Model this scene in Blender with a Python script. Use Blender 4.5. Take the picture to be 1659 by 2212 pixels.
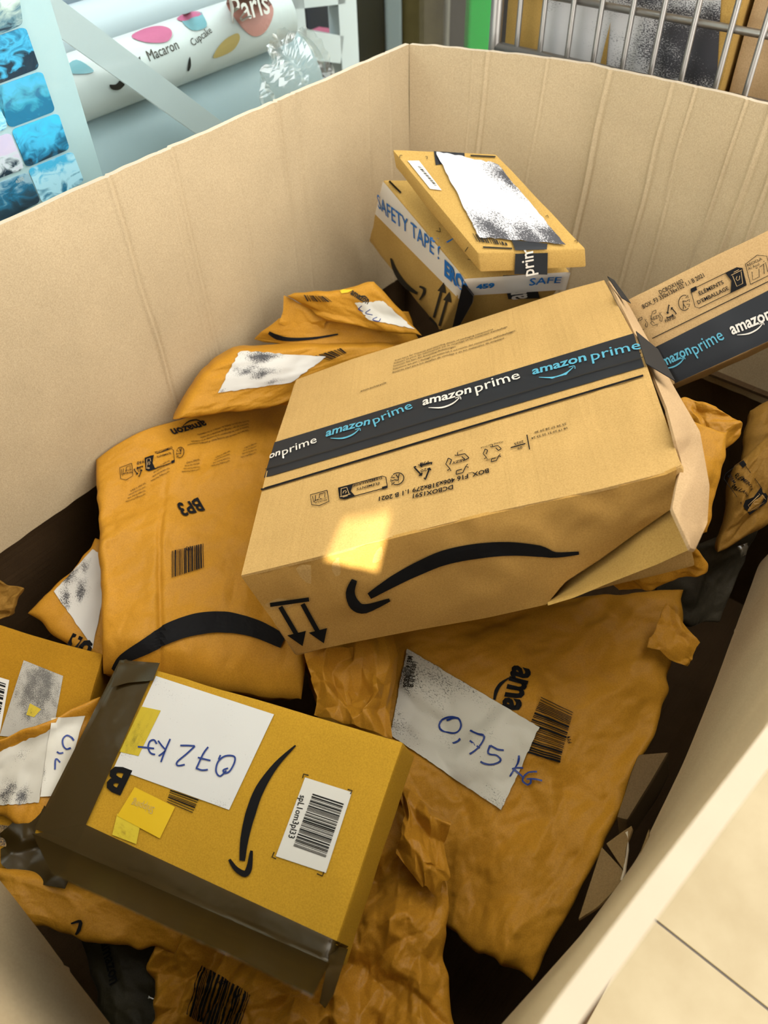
import bpy, bmesh, math, random
import numpy as np
from mathutils import Vector, Matrix
from mathutils.bvhtree import BVHTree

SC = bpy.context.scene
COL = SC.collection
for o in list(bpy.data.objects):
    bpy.data.objects.remove(o)

# ------------------------------------------------------------------ camera
FPX, CX, CY, CAMH = 1660.0, 829.5, 1106.0, 1.30
_dn = np.array([60.5, -1510.0, -1660.0]); _up = -_dn / np.linalg.norm(_dn)
_fw = np.array([0, 0, -1.0])
_yc = _fw - _up * _fw.dot(_up); _yc /= np.linalg.norm(_yc)
_xc = np.cross(_yc, _up)
RM = np.stack([_xc, _yc, _up])
CAM = np.array([0, 0, CAMH])
cd = bpy.data.cameras.new('camera')
cam = bpy.data.objects.new('camera', cd); COL.objects.link(cam)
cd.sensor_fit = 'VERTICAL'; cd.sensor_height = 36.0; cd.lens = 36.0 * FPX / 2212
cd.clip_start = 0.02; cd.clip_end = 60
cam.matrix_world = Matrix.Translation(CAM) @ Matrix(RM.tolist()).to_4x4()
cd.dof.use_dof = True; cd.dof.focus_distance = 0.78; cd.dof.aperture_fstop = 6.5
SC.camera = cam

# ------------------------------------------------------------------ light
world = bpy.data.worlds.new('World'); SC.world = world
world.use_nodes = True
bg = world.node_tree.nodes['Background']
bg.inputs[0].default_value = (1.0, 0.972, 0.925, 1); bg.inputs[1].default_value = 1.0
SUN_DIR = Vector((0.10, 0.86, -0.50)).normalized()
sd = bpy.data.lights.new('sun', 'SUN'); sun = bpy.data.objects.new('sun', sd); COL.objects.link(sun)
sd.energy = 4.0; sd.angle = math.radians(0.40); sd.color = (1.0, 0.90, 0.66)
sun.rotation_euler = SUN_DIR.to_track_quat('-Z', 'Y').to_euler(); sun.location = (0, -4, 5)
SC.view_settings.view_transform = 'Standard'; SC.view_settings.look = 'None'
SC.view_settings.gamma = 1.0; SC.view_settings.use_curve_mapping = False
SC.view_settings.exposure = 2.32

# ------------------------------------------------------------------ geometry helpers
def ray(px, py):
    d = RM @ np.array([(px - CX) / FPX, -(py - CY) / FPX, -1.0]); return d / np.linalg.norm(d)
def atz(px, py, z):
    d = ray(px, py); return CAM + d * ((z - CAMH) / d[2])
def atplane(px, py, p, n):
    d = ray(px, py); return CAM + d * (np.dot(n, p - CAM) / np.dot(n, d))
def proj(p):
    c = RM.T @ (np.asarray(p) - CAM); return CX + FPX * c[0] / -c[2], CY - FPX * c[1] / -c[2]
def nrm(v):
    v = np.asarray(v, float); return v / np.linalg.norm(v)
E1 = nrm([0.66, 0.75, 0]); E2 = nrm([0.75, -0.66, 0])
def ee(a, b, z): return E1 * a + E2 * b + np.array([0, 0, z])
def quad_dirs(q):
    r = [ray(*p) for p in q]
    u = nrm(np.cross(np.cross(r[0], r[1]), np.cross(r[3], r[2])))
    v = nrm(np.cross(np.cross(r[0], r[3]), np.cross(r[1], r[2])))
    if np.dot(RM.T @ u, [1, 0, 0]) * (q[1][0] - q[0][0]) < 0: u = -u
    n = nrm(np.cross(u, v))
    if np.dot(n, CAM - (CAM + r[0])) < 0: n = -n
    return u, v, n

# hashed value noise / faceted crumple, vectorised
def _h(ix, iy, s):
    n = (ix.astype(np.int64) * 374761393 + iy.astype(np.int64) * 668265263 + s * 982451653) & 0xffffffff
    n = ((n ^ (n >> 13)) * 1274126177) & 0xffffffff
    n = ((n ^ (n >> 16)) * 2246822519) & 0xffffffff
    return ((n ^ (n >> 15)) & 0xffff) / 65535.0 * 2 - 1
def vnoise(x, y, s):
    ix = np.floor(x); iy = np.floor(y); fx = x - ix; fy = y - iy
    fx = fx * fx * (3 - 2 * fx); fy = fy * fy * (3 - 2 * fy)
    a = _h(ix, iy, s); b = _h(ix + 1, iy, s); c = _h(ix, iy + 1, s); d = _h(ix + 1, iy + 1, s)
    return (a * (1 - fx) + b * fx) * (1 - fy) + (c * (1 - fx) + d * fx) * fy
def facet(x, y, s):
    wx = x + 0.55 * vnoise(x * 0.7 + 9.1, y * 0.7, s + 11); wy = y + 0.55 * vnoise(x * 0.7, y * 0.7 + 5.3, s + 17)
    k = (wx + wy) * 0.366025; sx = wx + k; sy = wy + k
    ix = np.floor(sx); iy = np.floor(sy); fx = sx - ix; fy = sy - iy
    a = _h(ix, iy, s); d = _h(ix + 1, iy + 1, s)
    up = fx > fy
    m = np.where(up, _h(ix + 1, iy, s), _h(ix, iy + 1, s))
    return np.where(up, a * (1 - fx) + m * (fx - fy) + d * fy, a * (1 - fy) + m * (fy - fx) + d * fx)

# ------------------------------------------------------------------ materials
def newmat(name):
    m = bpy.data.materials.new(name); m.use_nodes = True
    nt = m.node_tree; b = nt.nodes['Principled BSDF']
    return m, nt, b
def N(nt, t, **kw):
    n = nt.nodes.new(t)
    for k, v in kw.items(): setattr(n, k, v)
    return n
ALB = 0.66     # all albedos share this scale; the exposure makes up for it
def plain(name, col, rough=0.6, spec=0.3, metal=0.0, **kw):
    m, nt, b = newmat(name); col = tuple(c * ALB for c in col)
    b.inputs['Base Color'].default_value = (*col, 1); b.inputs['Roughness'].default_value = rough
    b.inputs['Specular IOR Level'].default_value = spec; b.inputs['Metallic'].default_value = metal
    return m
def ramp(nt, p0, c0, p1, c1):
    r = N(nt, 'ShaderNodeValToRGB'); e = r.color_ramp.elements
    e[0].position = p0; e[0].color = (*c0, 1); e[1].position = p1; e[1].color = (*c1, 1); return r
def kraft(name, col, rough=0.72, var=0.10, bump=0.25, corr=None, cfreq=0, cstr=0.0, spec=0.06, wrinkle=0.0):
    m, nt, b = newmat(name); L = nt.links.new
    tc = N(nt, 'ShaderNodeTexCoord')
    n1 = N(nt, 'ShaderNodeTexNoise'); n1.inputs['Scale'].default_value = 14; n1.inputs['Detail'].default_value = 5
    n2 = N(nt, 'ShaderNodeTexNoise'); n2.inputs['Scale'].default_value = 700; n2.inputs['Detail'].default_value = 3
    L(tc.outputs['Object'], n1.inputs['Vector']); L(tc.outputs['Object'], n2.inputs['Vector'])
    c = np.array(col) * ALB
    r1 = ramp(nt, 0.3, tuple(c * (1 - var)), 0.7, tuple(np.minimum(c * (1 + var), 1)))
    L(n1.outputs['Fac'], r1.inputs['Fac'])
    r2 = ramp(nt, 0.3, (0.80, 0.78, 0.74), 0.65, (1.06, 1.06, 1.06)); L(n2.outputs['Fac'], r2.inputs['Fac'])
    mx = N(nt, 'ShaderNodeMix', data_type='RGBA', blend_type='MULTIPLY'); mx.inputs['Factor'].default_value = 0.8
    L(r1.outputs['Color'], mx.inputs[6]); L(r2.outputs['Color'], mx.inputs[7])
    L(mx.outputs[2], b.inputs['Base Color'])
    b.inputs['Roughness'].default_value = rough; b.inputs['Specular IOR Level'].default_value = spec
    bp = N(nt, 'ShaderNodeBump'); bp.inputs['Strength'].default_value = bump; bp.inputs['Distance'].default_value = 0.0006
    L(n2.outputs['Fac'], bp.inputs['Height']); last = bp
    if corr is not None:
        dt = N(nt, 'ShaderNodeVectorMath', operation='DOT_PRODUCT'); dt.inputs[1].default_value = tuple(np.array(corr) * cfreq)
        L(tc.outputs['Object'], dt.inputs[0])
        n3 = N(nt, 'ShaderNodeTexNoise', noise_dimensions='1D'); n3.inputs['Scale'].default_value = 1.0; n3.inputs['Detail'].default_value = 2
        L(dt.outputs['Value'], n3.inputs['W'])
        b2 = N(nt, 'ShaderNodeBump'); b2.inputs['Strength'].default_value = cstr; b2.inputs['Distance'].default_value = 0.002
        L(n3.outputs['Fac'], b2.inputs['Height']); L(last.outputs['Normal'], b2.inputs['Normal']); last = b2
    if wrinkle:
        v = N(nt, 'ShaderNodeTexVoronoi', feature='DISTANCE_TO_EDGE'); v.inputs['Scale'].default_value = 26
        nz = N(nt, 'ShaderNodeTexNoise'); nz.inputs['Scale'].default_value = 9; nz.inputs['Detail'].default_value = 4
        mv = N(nt, 'ShaderNodeMix', data_type='VECTOR'); mv.inputs['Factor'].default_value = 0.25
        L(tc.outputs['Object'], nz.inputs['Vector']); L(tc.outputs['Object'], mv.inputs[4]); L(nz.outputs['Color'], mv.inputs[5])
        L(mv.outputs[1], v.inputs['Vector'])
        rr = ramp(nt, 0.0, (0, 0, 0), 0.10, (1, 1, 1)); L(v.outputs['Distance'], rr.inputs['Fac'])
        b3 = N(nt, 'ShaderNodeBump'); b3.inputs['Strength'].default_value = wrinkle; b3.inputs['Distance'].default_value = 0.002
        L(rr.outputs['Color'], b3.inputs['Height']); L(last.outputs['Normal'], b3.inputs['Normal']); last = b3
    L(last.outputs['Normal'], b.inputs['Normal'])
    return m
def smear_label(name, base, blobs, ink=(0.05, 0.05, 0.055), scale=90, stretch=1.0, wear=0.1):
    """white label whose print is smeared: blobs = (u, v, radius, strength) in the label's own UV"""
    base = tuple(c * ALB for c in base); ink = tuple(c * ALB for c in ink)
    m, nt, b = newmat(name); L = nt.links.new
    uv = N(nt, 'ShaderNodeUVMap'); uv.uv_map = 'UVMap'
    total = None
    for (u, v, r, s) in blobs:
        sb = N(nt, 'ShaderNodeVectorMath', operation='SUBTRACT'); sb.inputs[1].default_value = (u, v, 0); L(uv.outputs['UV'], sb.inputs[0])
        ln = N(nt, 'ShaderNodeVectorMath', operation='LENGTH'); L(sb.outputs['Vector'], ln.inputs[0])
        mr = N(nt, 'ShaderNodeMapRange'); mr.inputs['From Min'].default_value = r; mr.inputs['From Max'].default_value = 0.0
        mr.inputs['To Max'].default_value = s; L(ln.outputs['Value'], mr.inputs['Value'])
        if total is None: total = mr.outputs['Result']
        else:
            mm = N(nt, 'ShaderNodeMath', operation='MAXIMUM'); L(total, mm.inputs[0]); L(mr.outputs['Result'], mm.inputs[1]); total = mm.outputs['Value']
    mp = N(nt, 'ShaderNodeMapping'); mp.inputs['Scale'].default_value = (scale * 1.7, scale * 1.7 * stretch, 1); L(uv.outputs['UV'], mp.inputs['Vector'])
    nz = N(nt, 'ShaderNodeTexNoise'); nz.inputs['Scale'].default_value = 1.0; nz.inputs['Detail'].default_value = 4; nz.inputs['Roughness'].default_value = 0.65
    L(mp.outputs['Vector'], nz.inputs['Vector'])
    lo = N(nt, 'ShaderNodeTexNoise'); lo.inputs['Scale'].default_value = 5.0; lo.inputs['Detail'].default_value = 3; L(uv.outputs['UV'], lo.inputs['Vector'])
    a = N(nt, 'ShaderNodeMath', operation='MULTIPLY_ADD'); a.inputs[1].default_value = 1.0
    L(nz.outputs['Fac'], a.inputs[0]); 
    lo2 = N(nt, 'ShaderNodeMath', operation='MULTIPLY_ADD'); lo2.inputs[1].default_value = 0.5; lo2.inputs[2].default_value = -0.25
    L(lo.outputs['Fac'], lo2.inputs[0]); L(lo2.outputs['Value'], a.inputs[2])
    s2 = N(nt, 'ShaderNodeMath', operation='MULTIPLY_ADD'); s2.inputs[1].default_value = 0.44; L(total, s2.inputs[0]); L(a.outputs['Value'], s2.inputs[2])
    rr = ramp(nt, 0.69, base, 0.83, ink); L(s2.outputs['Value'], rr.inputs['Fac'])
    L(rr.outputs['Color'], b.inputs['Base Color']); b.inputs['Roughness'].default_value = 0.5; b.inputs['Specular IOR Level'].default_value = 0.3
    return m

M = {}
M['card_big'] = kraft('pallet_cardboard', (0.69, 0.545, 0.34), rough=0.7, var=0.05, bump=0.3)
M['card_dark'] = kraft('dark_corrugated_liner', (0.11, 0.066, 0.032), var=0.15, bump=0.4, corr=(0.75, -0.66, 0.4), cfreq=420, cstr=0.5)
M['card_edge'] = plain('cut_cardboard_edge', (0.66, 0.56, 0.42), 0.85, 0.1)
M['mailer'] = kraft('kraft_mailer_paper', (0.60, 0.285, 0.026), rough=0.48, var=0.08, bump=0.15, wrinkle=0.05, spec=0.12)
M['mailer2'] = kraft('kraft_mailer_paper_crumpled', (0.56, 0.26, 0.022), rough=0.45, var=0.10, bump=0.15, wrinkle=0.08, spec=0.16)
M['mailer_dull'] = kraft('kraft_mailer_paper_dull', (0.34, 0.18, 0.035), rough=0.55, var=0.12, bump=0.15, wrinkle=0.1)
M['box'] = kraft('carton_board', (0.60, 0.38, 0.11), var=0.06, bump=0.3)
M['box_dull'] = kraft('carton_board_dull', (0.46, 0.23, 0.015), var=0.10, bump=0.3)
M['box_pale'] = kraft('carton_board_skylit', (0.64, 0.44, 0.24), var=0.06, bump=0.3)
M['ink'] = plain('black_print_ink', (0.010, 0.010, 0.011), 0.7, 0.08)
M['ink_grey'] = plain('grey_print_ink', (0.04, 0.034, 0.024), 0.7, 0.08)
M['pen'] = plain('blue_pen_ink', (0.012, 0.045, 0.26), 0.4)
M['bluetape'] = plain('blue_print_ink', (0.01, 0.16, 0.52), 0.5)
M['primetape'] = plain('black_parcel_tape', (0.022, 0.025, 0.030), 0.42, 0.16)
M['primeblue'] = plain('pale_blue_tape_print', (0.10, 0.42, 0.58), 0.45)
M['primewhite'] = plain('white_tape_print', (0.80, 0.76, 0.68), 0.5)
M['white'] = plain('white_label_paper', (0.80, 0.78, 0.72), 0.55)
M['yellow'] = plain('yellow_sticker', (0.86, 0.56, 0.01), 0.5)
M['metal_white'] = plain('white_painted_metal', (0.72, 0.80, 0.80), 0.4, 0.4)
M['steel'] = plain('zinc_wire', (0.42, 0.40, 0.37), 0.38, 0.5, 0.85)
M['green'] = plain('green_painted_post', (0.0, 0.36, 0.05), 0.5, 0.1)
M['black'] = plain('black_gaps_and_holes', (0.012, 0.012, 0.014), 0.3, 0.5)
def tapes():
    m, nt, b = newmat('brown_packing_tape'); L = nt.links.new
    out = nt.nodes['Material Output']; nt.nodes.remove(b)
    tr = N(nt, 'ShaderNodeBsdfTransparent'); tr.inputs['Color'].default_value = (0.20, 0.155, 0.085, 1)
    df = N(nt, 'ShaderNodeBsdfDiffuse'); df.inputs['Color'].default_value = (0.030, 0.0185, 0.0042, 1)
    gl = N(nt, 'ShaderNodeBsdfGlossy'); gl.inputs['Roughness'].default_value = 0.25; gl.inputs['Color'].default_value = (0.8, 0.76, 0.66, 1)
    nz = N(nt, 'ShaderNodeTexNoise'); nz.inputs['Scale'].default_value = 24; nz.inputs['Detail'].default_value = 3
    tc = N(nt, 'ShaderNodeTexCoord'); L(tc.outputs['Object'], nz.inputs['Vector'])
    bp = N(nt, 'ShaderNodeBump'); bp.inputs['Strength'].default_value = 0.35; bp.inputs['Distance'].default_value = 0.004; L(nz.outputs['Fac'], bp.inputs['Height'])
    L(bp.outputs['Normal'], gl.inputs['Normal'])
    m1 = N(nt, 'ShaderNodeMixShader'); m1.inputs[0].default_value = 0.8; L(tr.outputs[0], m1.inputs[1]); L(df.outputs[0], m1.inputs[2])
    fr = N(nt, 'ShaderNodeFresnel'); fr.inputs['IOR'].default_value = 1.16; L(bp.outputs['Normal'], fr.inputs['Normal'])
    m2 = N(nt, 'ShaderNodeMixShader'); m2.inputs[0].default_value = 0.05; L(m1.outputs[0], m2.inputs[1]); L(gl.outputs[0], m2.inputs[2])
    L(m2.outputs[0], out.inputs['Surface']); return m
M['browntape'] = tapes()
def clearfilm(name, tint, gloss=0.12, dens=0.25, dcol=(0.8, 0.8, 0.8), rough=0.08):
    m, nt, b = newmat(name); L = nt.links.new
    out = nt.nodes['Material Output']; nt.nodes.remove(b)
    tr = N(nt, 'ShaderNodeBsdfTransparent'); tr.inputs['Color'].default_value = (*tint, 1)
    df = N(nt, 'ShaderNodeBsdfDiffuse'); df.inputs['Color'].default_value = (*dcol, 1)
    gl = N(nt, 'ShaderNodeBsdfGlossy'); gl.inputs['Roughness'].default_value = rough
    m1 = N(nt, 'ShaderNodeMixShader'); m1.inputs[0].default_value = dens; L(tr.outputs[0], m1.inputs[1]); L(df.outputs[0], m1.inputs[2])
    m2 = N(nt, 'ShaderNodeMixShader'); m2.inputs[0].default_value = gloss; L(m1.outputs[0], m2.inputs[1]); L(gl.outputs[0], m2.inputs[2])
    L(m2.outputs[0], out.inputs['Surface']); return m
M['cleartape'] = clearfilm('milky_safety_tape', (0.95, 0.95, 0.95), 0.06, 0.62, (0.78, 0.76, 0.70), 0.3)
M['film'] = clearfilm('clear_plastic_film', (0.93, 0.97, 0.97), 0.13, 0.04)
M['glass'] = clearfilm('shop_window_glass', (0.945, 0.985, 0.99), 0.035, 0.0, rough=0.0)

# ------------------------------------------------------------------ object helpers
def meshobj(name, verts, faces, mat, parent=None, loc=None, smooth=True, uvs=None):
    me = bpy.data.meshes.new(name)
    V = np.asarray(verts, float)
    if loc is not None: V = V - np.asarray(loc)
    me.from_pydata(V.tolist(), [], [list(f) for f in faces]); me.validate(); me.update()
    if smooth: me.polygons.foreach_set('use_smooth', [True] * len(me.polygons))
    if mat: me.materials.append(mat)
    if uvs is not None:
        ul = me.uv_layers.new(name='UVMap'); U = np.asarray(uvs, float)
        idx = np.empty(len(me.loops), dtype=np.int32); me.loops.foreach_get('vertex_index', idx)
        ul.data.foreach_set('uv', U[idx].ravel())
    o = bpy.data.objects.new(name, me); COL.objects.link(o)
    if parent is not None: o.parent = parent
    return o
def tag(o, label=None, cat=None, group=None, kind=None):
    if label: o['label'] = label
    if cat: o['category'] = cat
    if group: o['group'] = group
    if kind: o['kind'] = kind
    return o
def root(name, loc, label=None, cat=None, group=None, kind=None):
    e = bpy.data.objects.new(name, None); e.empty_display_size = 0.05; COL.objects.link(e); e.location = tuple(loc)
    return tag(e, label, cat, group, kind)
def gridfaces(nu, nv, off=0, flip=False):
    f = []
    for j in range(nv):
        for i in range(nu):
            a = off + j * (nu + 1) + i; q = (a, a + 1, a + nu + 2, a + nu + 1)
            f.append(q[::-1] if flip else q)
    return f
BOXF = [(0, 3, 2, 1), (4, 5, 6, 7), (0, 1, 5, 4), (1, 2, 6, 5), (2, 3, 7, 6), (3, 0, 4, 7)]
def boxverts(c, x, y, z):      # centre + three half axes
    c, x, y, z = map(np.asarray, (c, x, y, z))
    return [c - x - y - z, c + x - y - z, c + x + y - z, c - x + y - z, c - x - y + z, c + x - y + z, c + x + y + z, c - x + y + z]
def bar(name, a, b, w, h, mat, parent, loc, up=(0, 0, 1)):
    a, b = np.asarray(a, float), np.asarray(b, float); d = nrm(b - a)
    s = nrm(np.cross(d, up)); t = np.cross(s, d)
    return meshobj(name, boxverts((a + b) / 2, (b - a) / 2, s * w / 2, t * h / 2), BOXF, mat, parent, loc, smooth=False)
def tube(name, pts, r, mat, parent, loc, seg=8):
    V = []; F = []; pts = [np.asarray(p, float) for p in pts]
    for k, p in enumerate(pts):
        d = nrm(pts[min(k + 1, len(pts) - 1)] - pts[max(k - 1, 0)])
        s = nrm(np.cross(d, (0.31, 0.22, 0.93) if abs(d[2]) < 0.9 else (1, 0, 0))); t = np.cross(s, d)
        for i in range(seg):
            an = 2 * math.pi * i / seg; V.append(p + (s * math.cos(an) + t * math.sin(an)) * r)
    for k in range(len(pts) - 1):
        for i in range(seg):
            j = (i + 1) % seg; F.append((k * seg + i, k * seg + j, (k + 1) * seg + j, (k + 1) * seg + i))
    F.append(tuple(range(seg))[::-1]); F.append(tuple((len(pts) - 1) * seg + i for i in range(seg)))
    return meshobj(name, V, F, mat, parent, loc)

_tc = {}
def glyphs(s, bold=0.0, shear=0.0):
    k = (s, bold, shear)
    if k not in _tc:
        cu = bpy.data.curves.new('t', 'FONT'); cu.body = s; cu.resolution_u = 2; cu.offset = bold; cu.shear = shear
        cu.fill_mode = 'FRONT'
        ob = bpy.data.objects.new('t', cu); COL.objects.link(ob)
        bpy.context.view_layer.update()
        dg = bpy.context.evaluated_depsgraph_get()
        me = bpy.data.meshes.new_from_object(ob.evaluated_get(dg))
        v = np.array([x.co[:2] for x in me.vertices]); f = [tuple(p.vertices) for p in me.polygons]
        bpy.data.objects.remove(ob); bpy.data.curves.remove(cu); bpy.data.meshes.remove(me)
        v[:, 0] -= v[:, 0].min(); _tc[k] = (v, f, v[:, 0].max())
    return _tc[k]

class Pk:
    """a package: an Empty with parts; surf(objs) makes the surface that prints and labels are laid on"""
    def __init__(s, name, label, cat, loc, group=None):
        s.r = root(name, loc, label, cat, group); s.loc = np.asarray(loc, float); s.bvh = None; s.k = 0
    def add(s, name, verts, faces, mat, smooth=True, parent=None, uvs=None):
        return meshobj(name, verts, faces, mat, parent or s.r, s.loc, smooth, uvs)
    def surf(s, verts, faces, n, p):
        s.bvh = BVHTree.FromPolygons([tuple(v) for v in verts], [tuple(f) for f in faces]); s.n = nrm(n); s.p = np.asarray(p, float)
    def px(s, x, y, off=0.0007):
        d = ray(x, y); h = s.bvh.ray_cast(Vector(CAM), Vector(d))
        if h[0] is None or abs(np.dot(s.n, np.array(h[0]) - s.p)) > 0.12:
            return atplane(x, y, s.p, s.n) + s.n * off
        q = np.array(h[1]); q = q if np.dot(q, d) < 0 else -q
        q = nrm(q * 0.4 + s.n * 0.6) if np.dot(q, s.n) > 0 else s.n
        return np.array(h[0]) + q * off
    def drape(s, p, off=0.0007):
        h = s.bvh.ray_cast(Vector(p + s.n * 0.08), Vector(-s.n), 0.16)
        return (np.array(h[0]) if h[0] is not None else p) + s.n * off
    def off(s):
        s.k += 1; return 0.0006 + 0.00012 * s.k
    def text(s, body, p0, p1, hs=1.0, bold=0.0, mat='ink', name='printed_text', shear=0.0, drape=True, off=None, parent=None):
        v, f, w = glyphs(body, bold, shear)
        a = atplane(*p0, s.p, s.n); b = atplane(*p1, s.p, s.n)
        d = b - a; sx = np.linalg.norm(d) / w; d = nrm(d); up = np.cross(s.n, d)
        o = off or 0.0016
        V = [a + d * (x * sx) + up * (y * sx * hs) for x, y in v]
        V = [s.drape(p, o) if drape else p + s.n * o for p in V]
        return s.add(name, V, f, M[mat] if isinstance(mat, str) else mat, False, parent)
    def lines(s, lst, mat='ink', name='printed_text', hs=1.0, bold=0.0, off=0.0014):
        V = []; F = []
        for body, p0, p1 in lst:
            v, f, w = glyphs(body, bold); a = atplane(*p0, s.p, s.n); b = atplane(*p1, s.p, s.n)
            d = b - a; sx = np.linalg.norm(d) / w; d = nrm(d); up = np.cross(s.n, d); k = len(V)
            V += [s.drape(a + d * (x * sx) + up * (y * sx * hs), off) for x, y in v]; F += [tuple(i + k for i in q) for q in f]
        return s.add(name, V, F, M[mat], False)
    def patch(s, name, q, mat, n=(14, 14), off=0.0010, jag=0.0, seed=1, parent=None, thick=True):
        """sheet from four pixel corners (TL,TR,BR,BL), laid on the surface"""
        q = [np.asarray(p, float) for p in q]; nu, nv = n; V = []; U = []
        for j in range(nv + 1):
            for i in range(nu + 1):
                a, b = i / nu, j / nv
                aa, bb = a, b
                if jag:
                    e = _h(np.array([i * 3 + seed]), np.array([j * 7 + seed]), seed)[0] * jag
                    if i in (0, nu): aa = a + e
                    if j in (0, nv): bb = b + e
                p = (q[0] * (1 - aa) + q[1] * aa) * (1 - bb) + (q[3] * (1 - aa) + q[2] * aa) * bb
                V.append(s.px(p[0], p[1], off)); U.append((a, 1 - b))
        return s.add(name, V, gridfaces(nu, nv), M[mat] if isinstance(mat, str) else mat, True, parent, U)
    def stroke(s, name, pts, w, mat='ink', off=0.0017, sub=4, across=1, parent=None, V0=None, F0=None):
        """ribbon along pixel points; w one pixel width or one per point"""
        pts = [np.asarray(p, float) for p in pts]; ws = [w] * len(pts) if np.isscalar(w) else list(w)
        if len(pts) > 2 and sub > 1:
            P = []; W = []
            for k in range(len(pts) - 1):
                p0 = pts[max(k - 1, 0)]; p1 = pts[k]; p2 = pts[k + 1]; p3 = pts[min(k + 2, len(pts) - 1)]
                for t in np.arange(0, 1, 1 / sub):
                    P.append(0.5 * ((2 * p1) + (-p0 + p2) * t + (2 * p0 - 5 * p1 + 4 * p2 - p3) * t * t + (-p0 + 3 * p1 - 3 * p2 + p3) * t ** 3))
                    W.append(ws[k] * (1 - t) + ws[k + 1] * t)
            P.append(pts[-1]); W.append(ws[-1])
        else: P, W = pts, ws
        V = V0 if V0 is not None else []; F = F0 if F0 is not None else []; k0 = len(V)
        for k, p in enumerate(P):
            d = P[min(k + 1, len(P) - 1)] - P[max(k - 1, 0)]; L = np.hypot(*d); nn = np.array([-d[1], d[0]]) / (L or 1)
            for c in range(across + 1):
                t = (c / across - 0.5) * W[k]; x = p + nn * t; V.append(s.px(x[0], x[1], off))
        m = across + 1
        for k in range(len(P) - 1):
            for c in range(across):
                a = k0 + k * m + c; F.append((a, a + 1, a + m + 1, a + m))
        if V0 is None: return s.add(name, V, F, M[mat], False, parent)
    def strokes(s, name, lst, w, mat='ink', off=0.0017, sub=4, parent=None):
        V = []; F = []
        for pts in lst: s.stroke(name, pts, w, mat, off, sub, 1, parent, V, F)
        return s.add(name, V, F, M[mat], False, parent)
    def local(s, name, lst, org, bx, by, w, mat='ink', sub=1, off=0.0017):
        o, bx, by = map(lambda a: np.asarray(a, float), (org, bx, by))
        return s.strokes(name, [[o + bx * x + by * y for x, y in pl] for pl in lst], w, mat, off, sub)
    def poly(s, name, pts, mat='ink', off=0.0017, parent=None):
        bm = bmesh.new(); vs = [bm.verts.new(Vector(s.px(x, y, off))) for x, y in pts]; bm.faces.new(vs)
        bmesh.ops.triangulate(bm, faces=bm.faces[:]); bm.verts.ensure_lookup_table()
        V = [np.array(v.co) for v in bm.verts]; F = [tuple(v.index for v in f.verts) for f in bm.faces]; bm.free()
        return s.add(name, V, F, M[mat] if isinstance(mat, str) else mat, False, parent)
    def barcode(s, q, n, seed=3, mat='ink', name='barcode', off=0.0017, sub=1):
        """bars run from side q0-q1 to side q3-q2, spread along q0->q1"""
        rnd = random.Random(seed); q = [np.asarray(p, float) for p in q]; V = []; F = []
        xs = []; x = 0
        while x < n:
            w = rnd.choice((0.5, 0.5, 0.9, 1.3)); xs.append((x, x + w)); x += w + rnd.choice((0.4, 0.5, 0.8, 1.1))
        T = xs[-1][1]
        for a, b in xs:
            k = len(V)
            for c in range(sub + 1):
                g = c / sub
                for u in (a / T, b / T):
                    p = (q[0] * (1 - u) + q[1] * u) * (1 - g) + (q[3] * (1 - u) + q[2] * u) * g
                    V.append(s.px(p[0], p[1], off))
            for c in range(sub): F.append((k + 2 * c, k + 2 * c + 1, k + 2 * c + 3, k + 2 * c + 2))
        return s.add(name, V, F, M[mat], False)
    # small printed pictograms: c = centre pixel, bx / by = pixel vectors of the picture's right and up
    def recycle(s, c, bx, by, w=2.2, mat='ink'):
        L = []
        for k in range(3):
            a0 = math.radians(90 + 120 * k); R = lambda x, y, a=a0: (x * math.cos(a) - y * math.sin(a), x * math.sin(a) + y * math.cos(a))
            L += [[R(0.95, -0.28), R(0.95, 0.28), R(0.45, 0.60)], [R(0.30, 0.78), R(0.45, 0.60), R(0.62, 0.80)], [R(0.62, -0.2), R(0.62, 0.25)], [R(0.95, -0.28), R(0.62, -0.2)]]
        return s.local('recycling_symbol', L, c, bx, by, w, mat)
    def triangle(s, c, bx, by, w=3.0, mat='ink'):
        L = []
        P = [(-0.95, -0.7), (0.95, -0.7), (0, 0.95)]
        for k in range(3):
            a, b = np.array(P[k]), np.array(P[(k + 1) % 3]); d = (b - a)
            L.append([a + d * 0.10, a + d * 0.62]); e = a + d * 0.66; nn = np.array([-d[1], d[0]]) / np.hypot(*d)
            L.append([e - d * 0.10 + nn * 0.2, e, e - d * 0.10 - nn * 0.2])
        L += [[np.array(P[k]) + (np.array(P[(k + 1) % 3]) - P[k]) * 0.10, np.array(P[k]), np.array(P[k]) + (np.array(P[(k + 2) % 3]) - P[k]) * 0.12] for k in range(3)]
        return s.local('recycling_triangle', [[tuple(p) for p in l] for l in L], c, bx, by, w, mat)
    def triman(s, c, bx, by, w=2.0, mat='ink'):
        cir = [(math.cos(a), math.sin(a)) for a in np.linspace(0.9, 5.2, 16)]
        L = [cir, [(-0.15, 0.35), (-0.2, -0.1), (-0.45, -0.75)], [(-0.2, -0.1), (0.05, -0.75)], [(-0.15, 0.3), (0.45, 0.05)], [(-0.2, 0.62), (-0.12, 0.62)],
             [(0.45, 0.5), (0.95, 0.75), (0.8, 0.35)], [(0.5, 0.1), (1.0, 0.1), (0.85, -0.2)], [(0.3, -0.3), (0.85, -0.5), (0.55, -0.75)]]
        return s.local('sorting_symbol', L, c, bx, by, w, mat)
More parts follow.
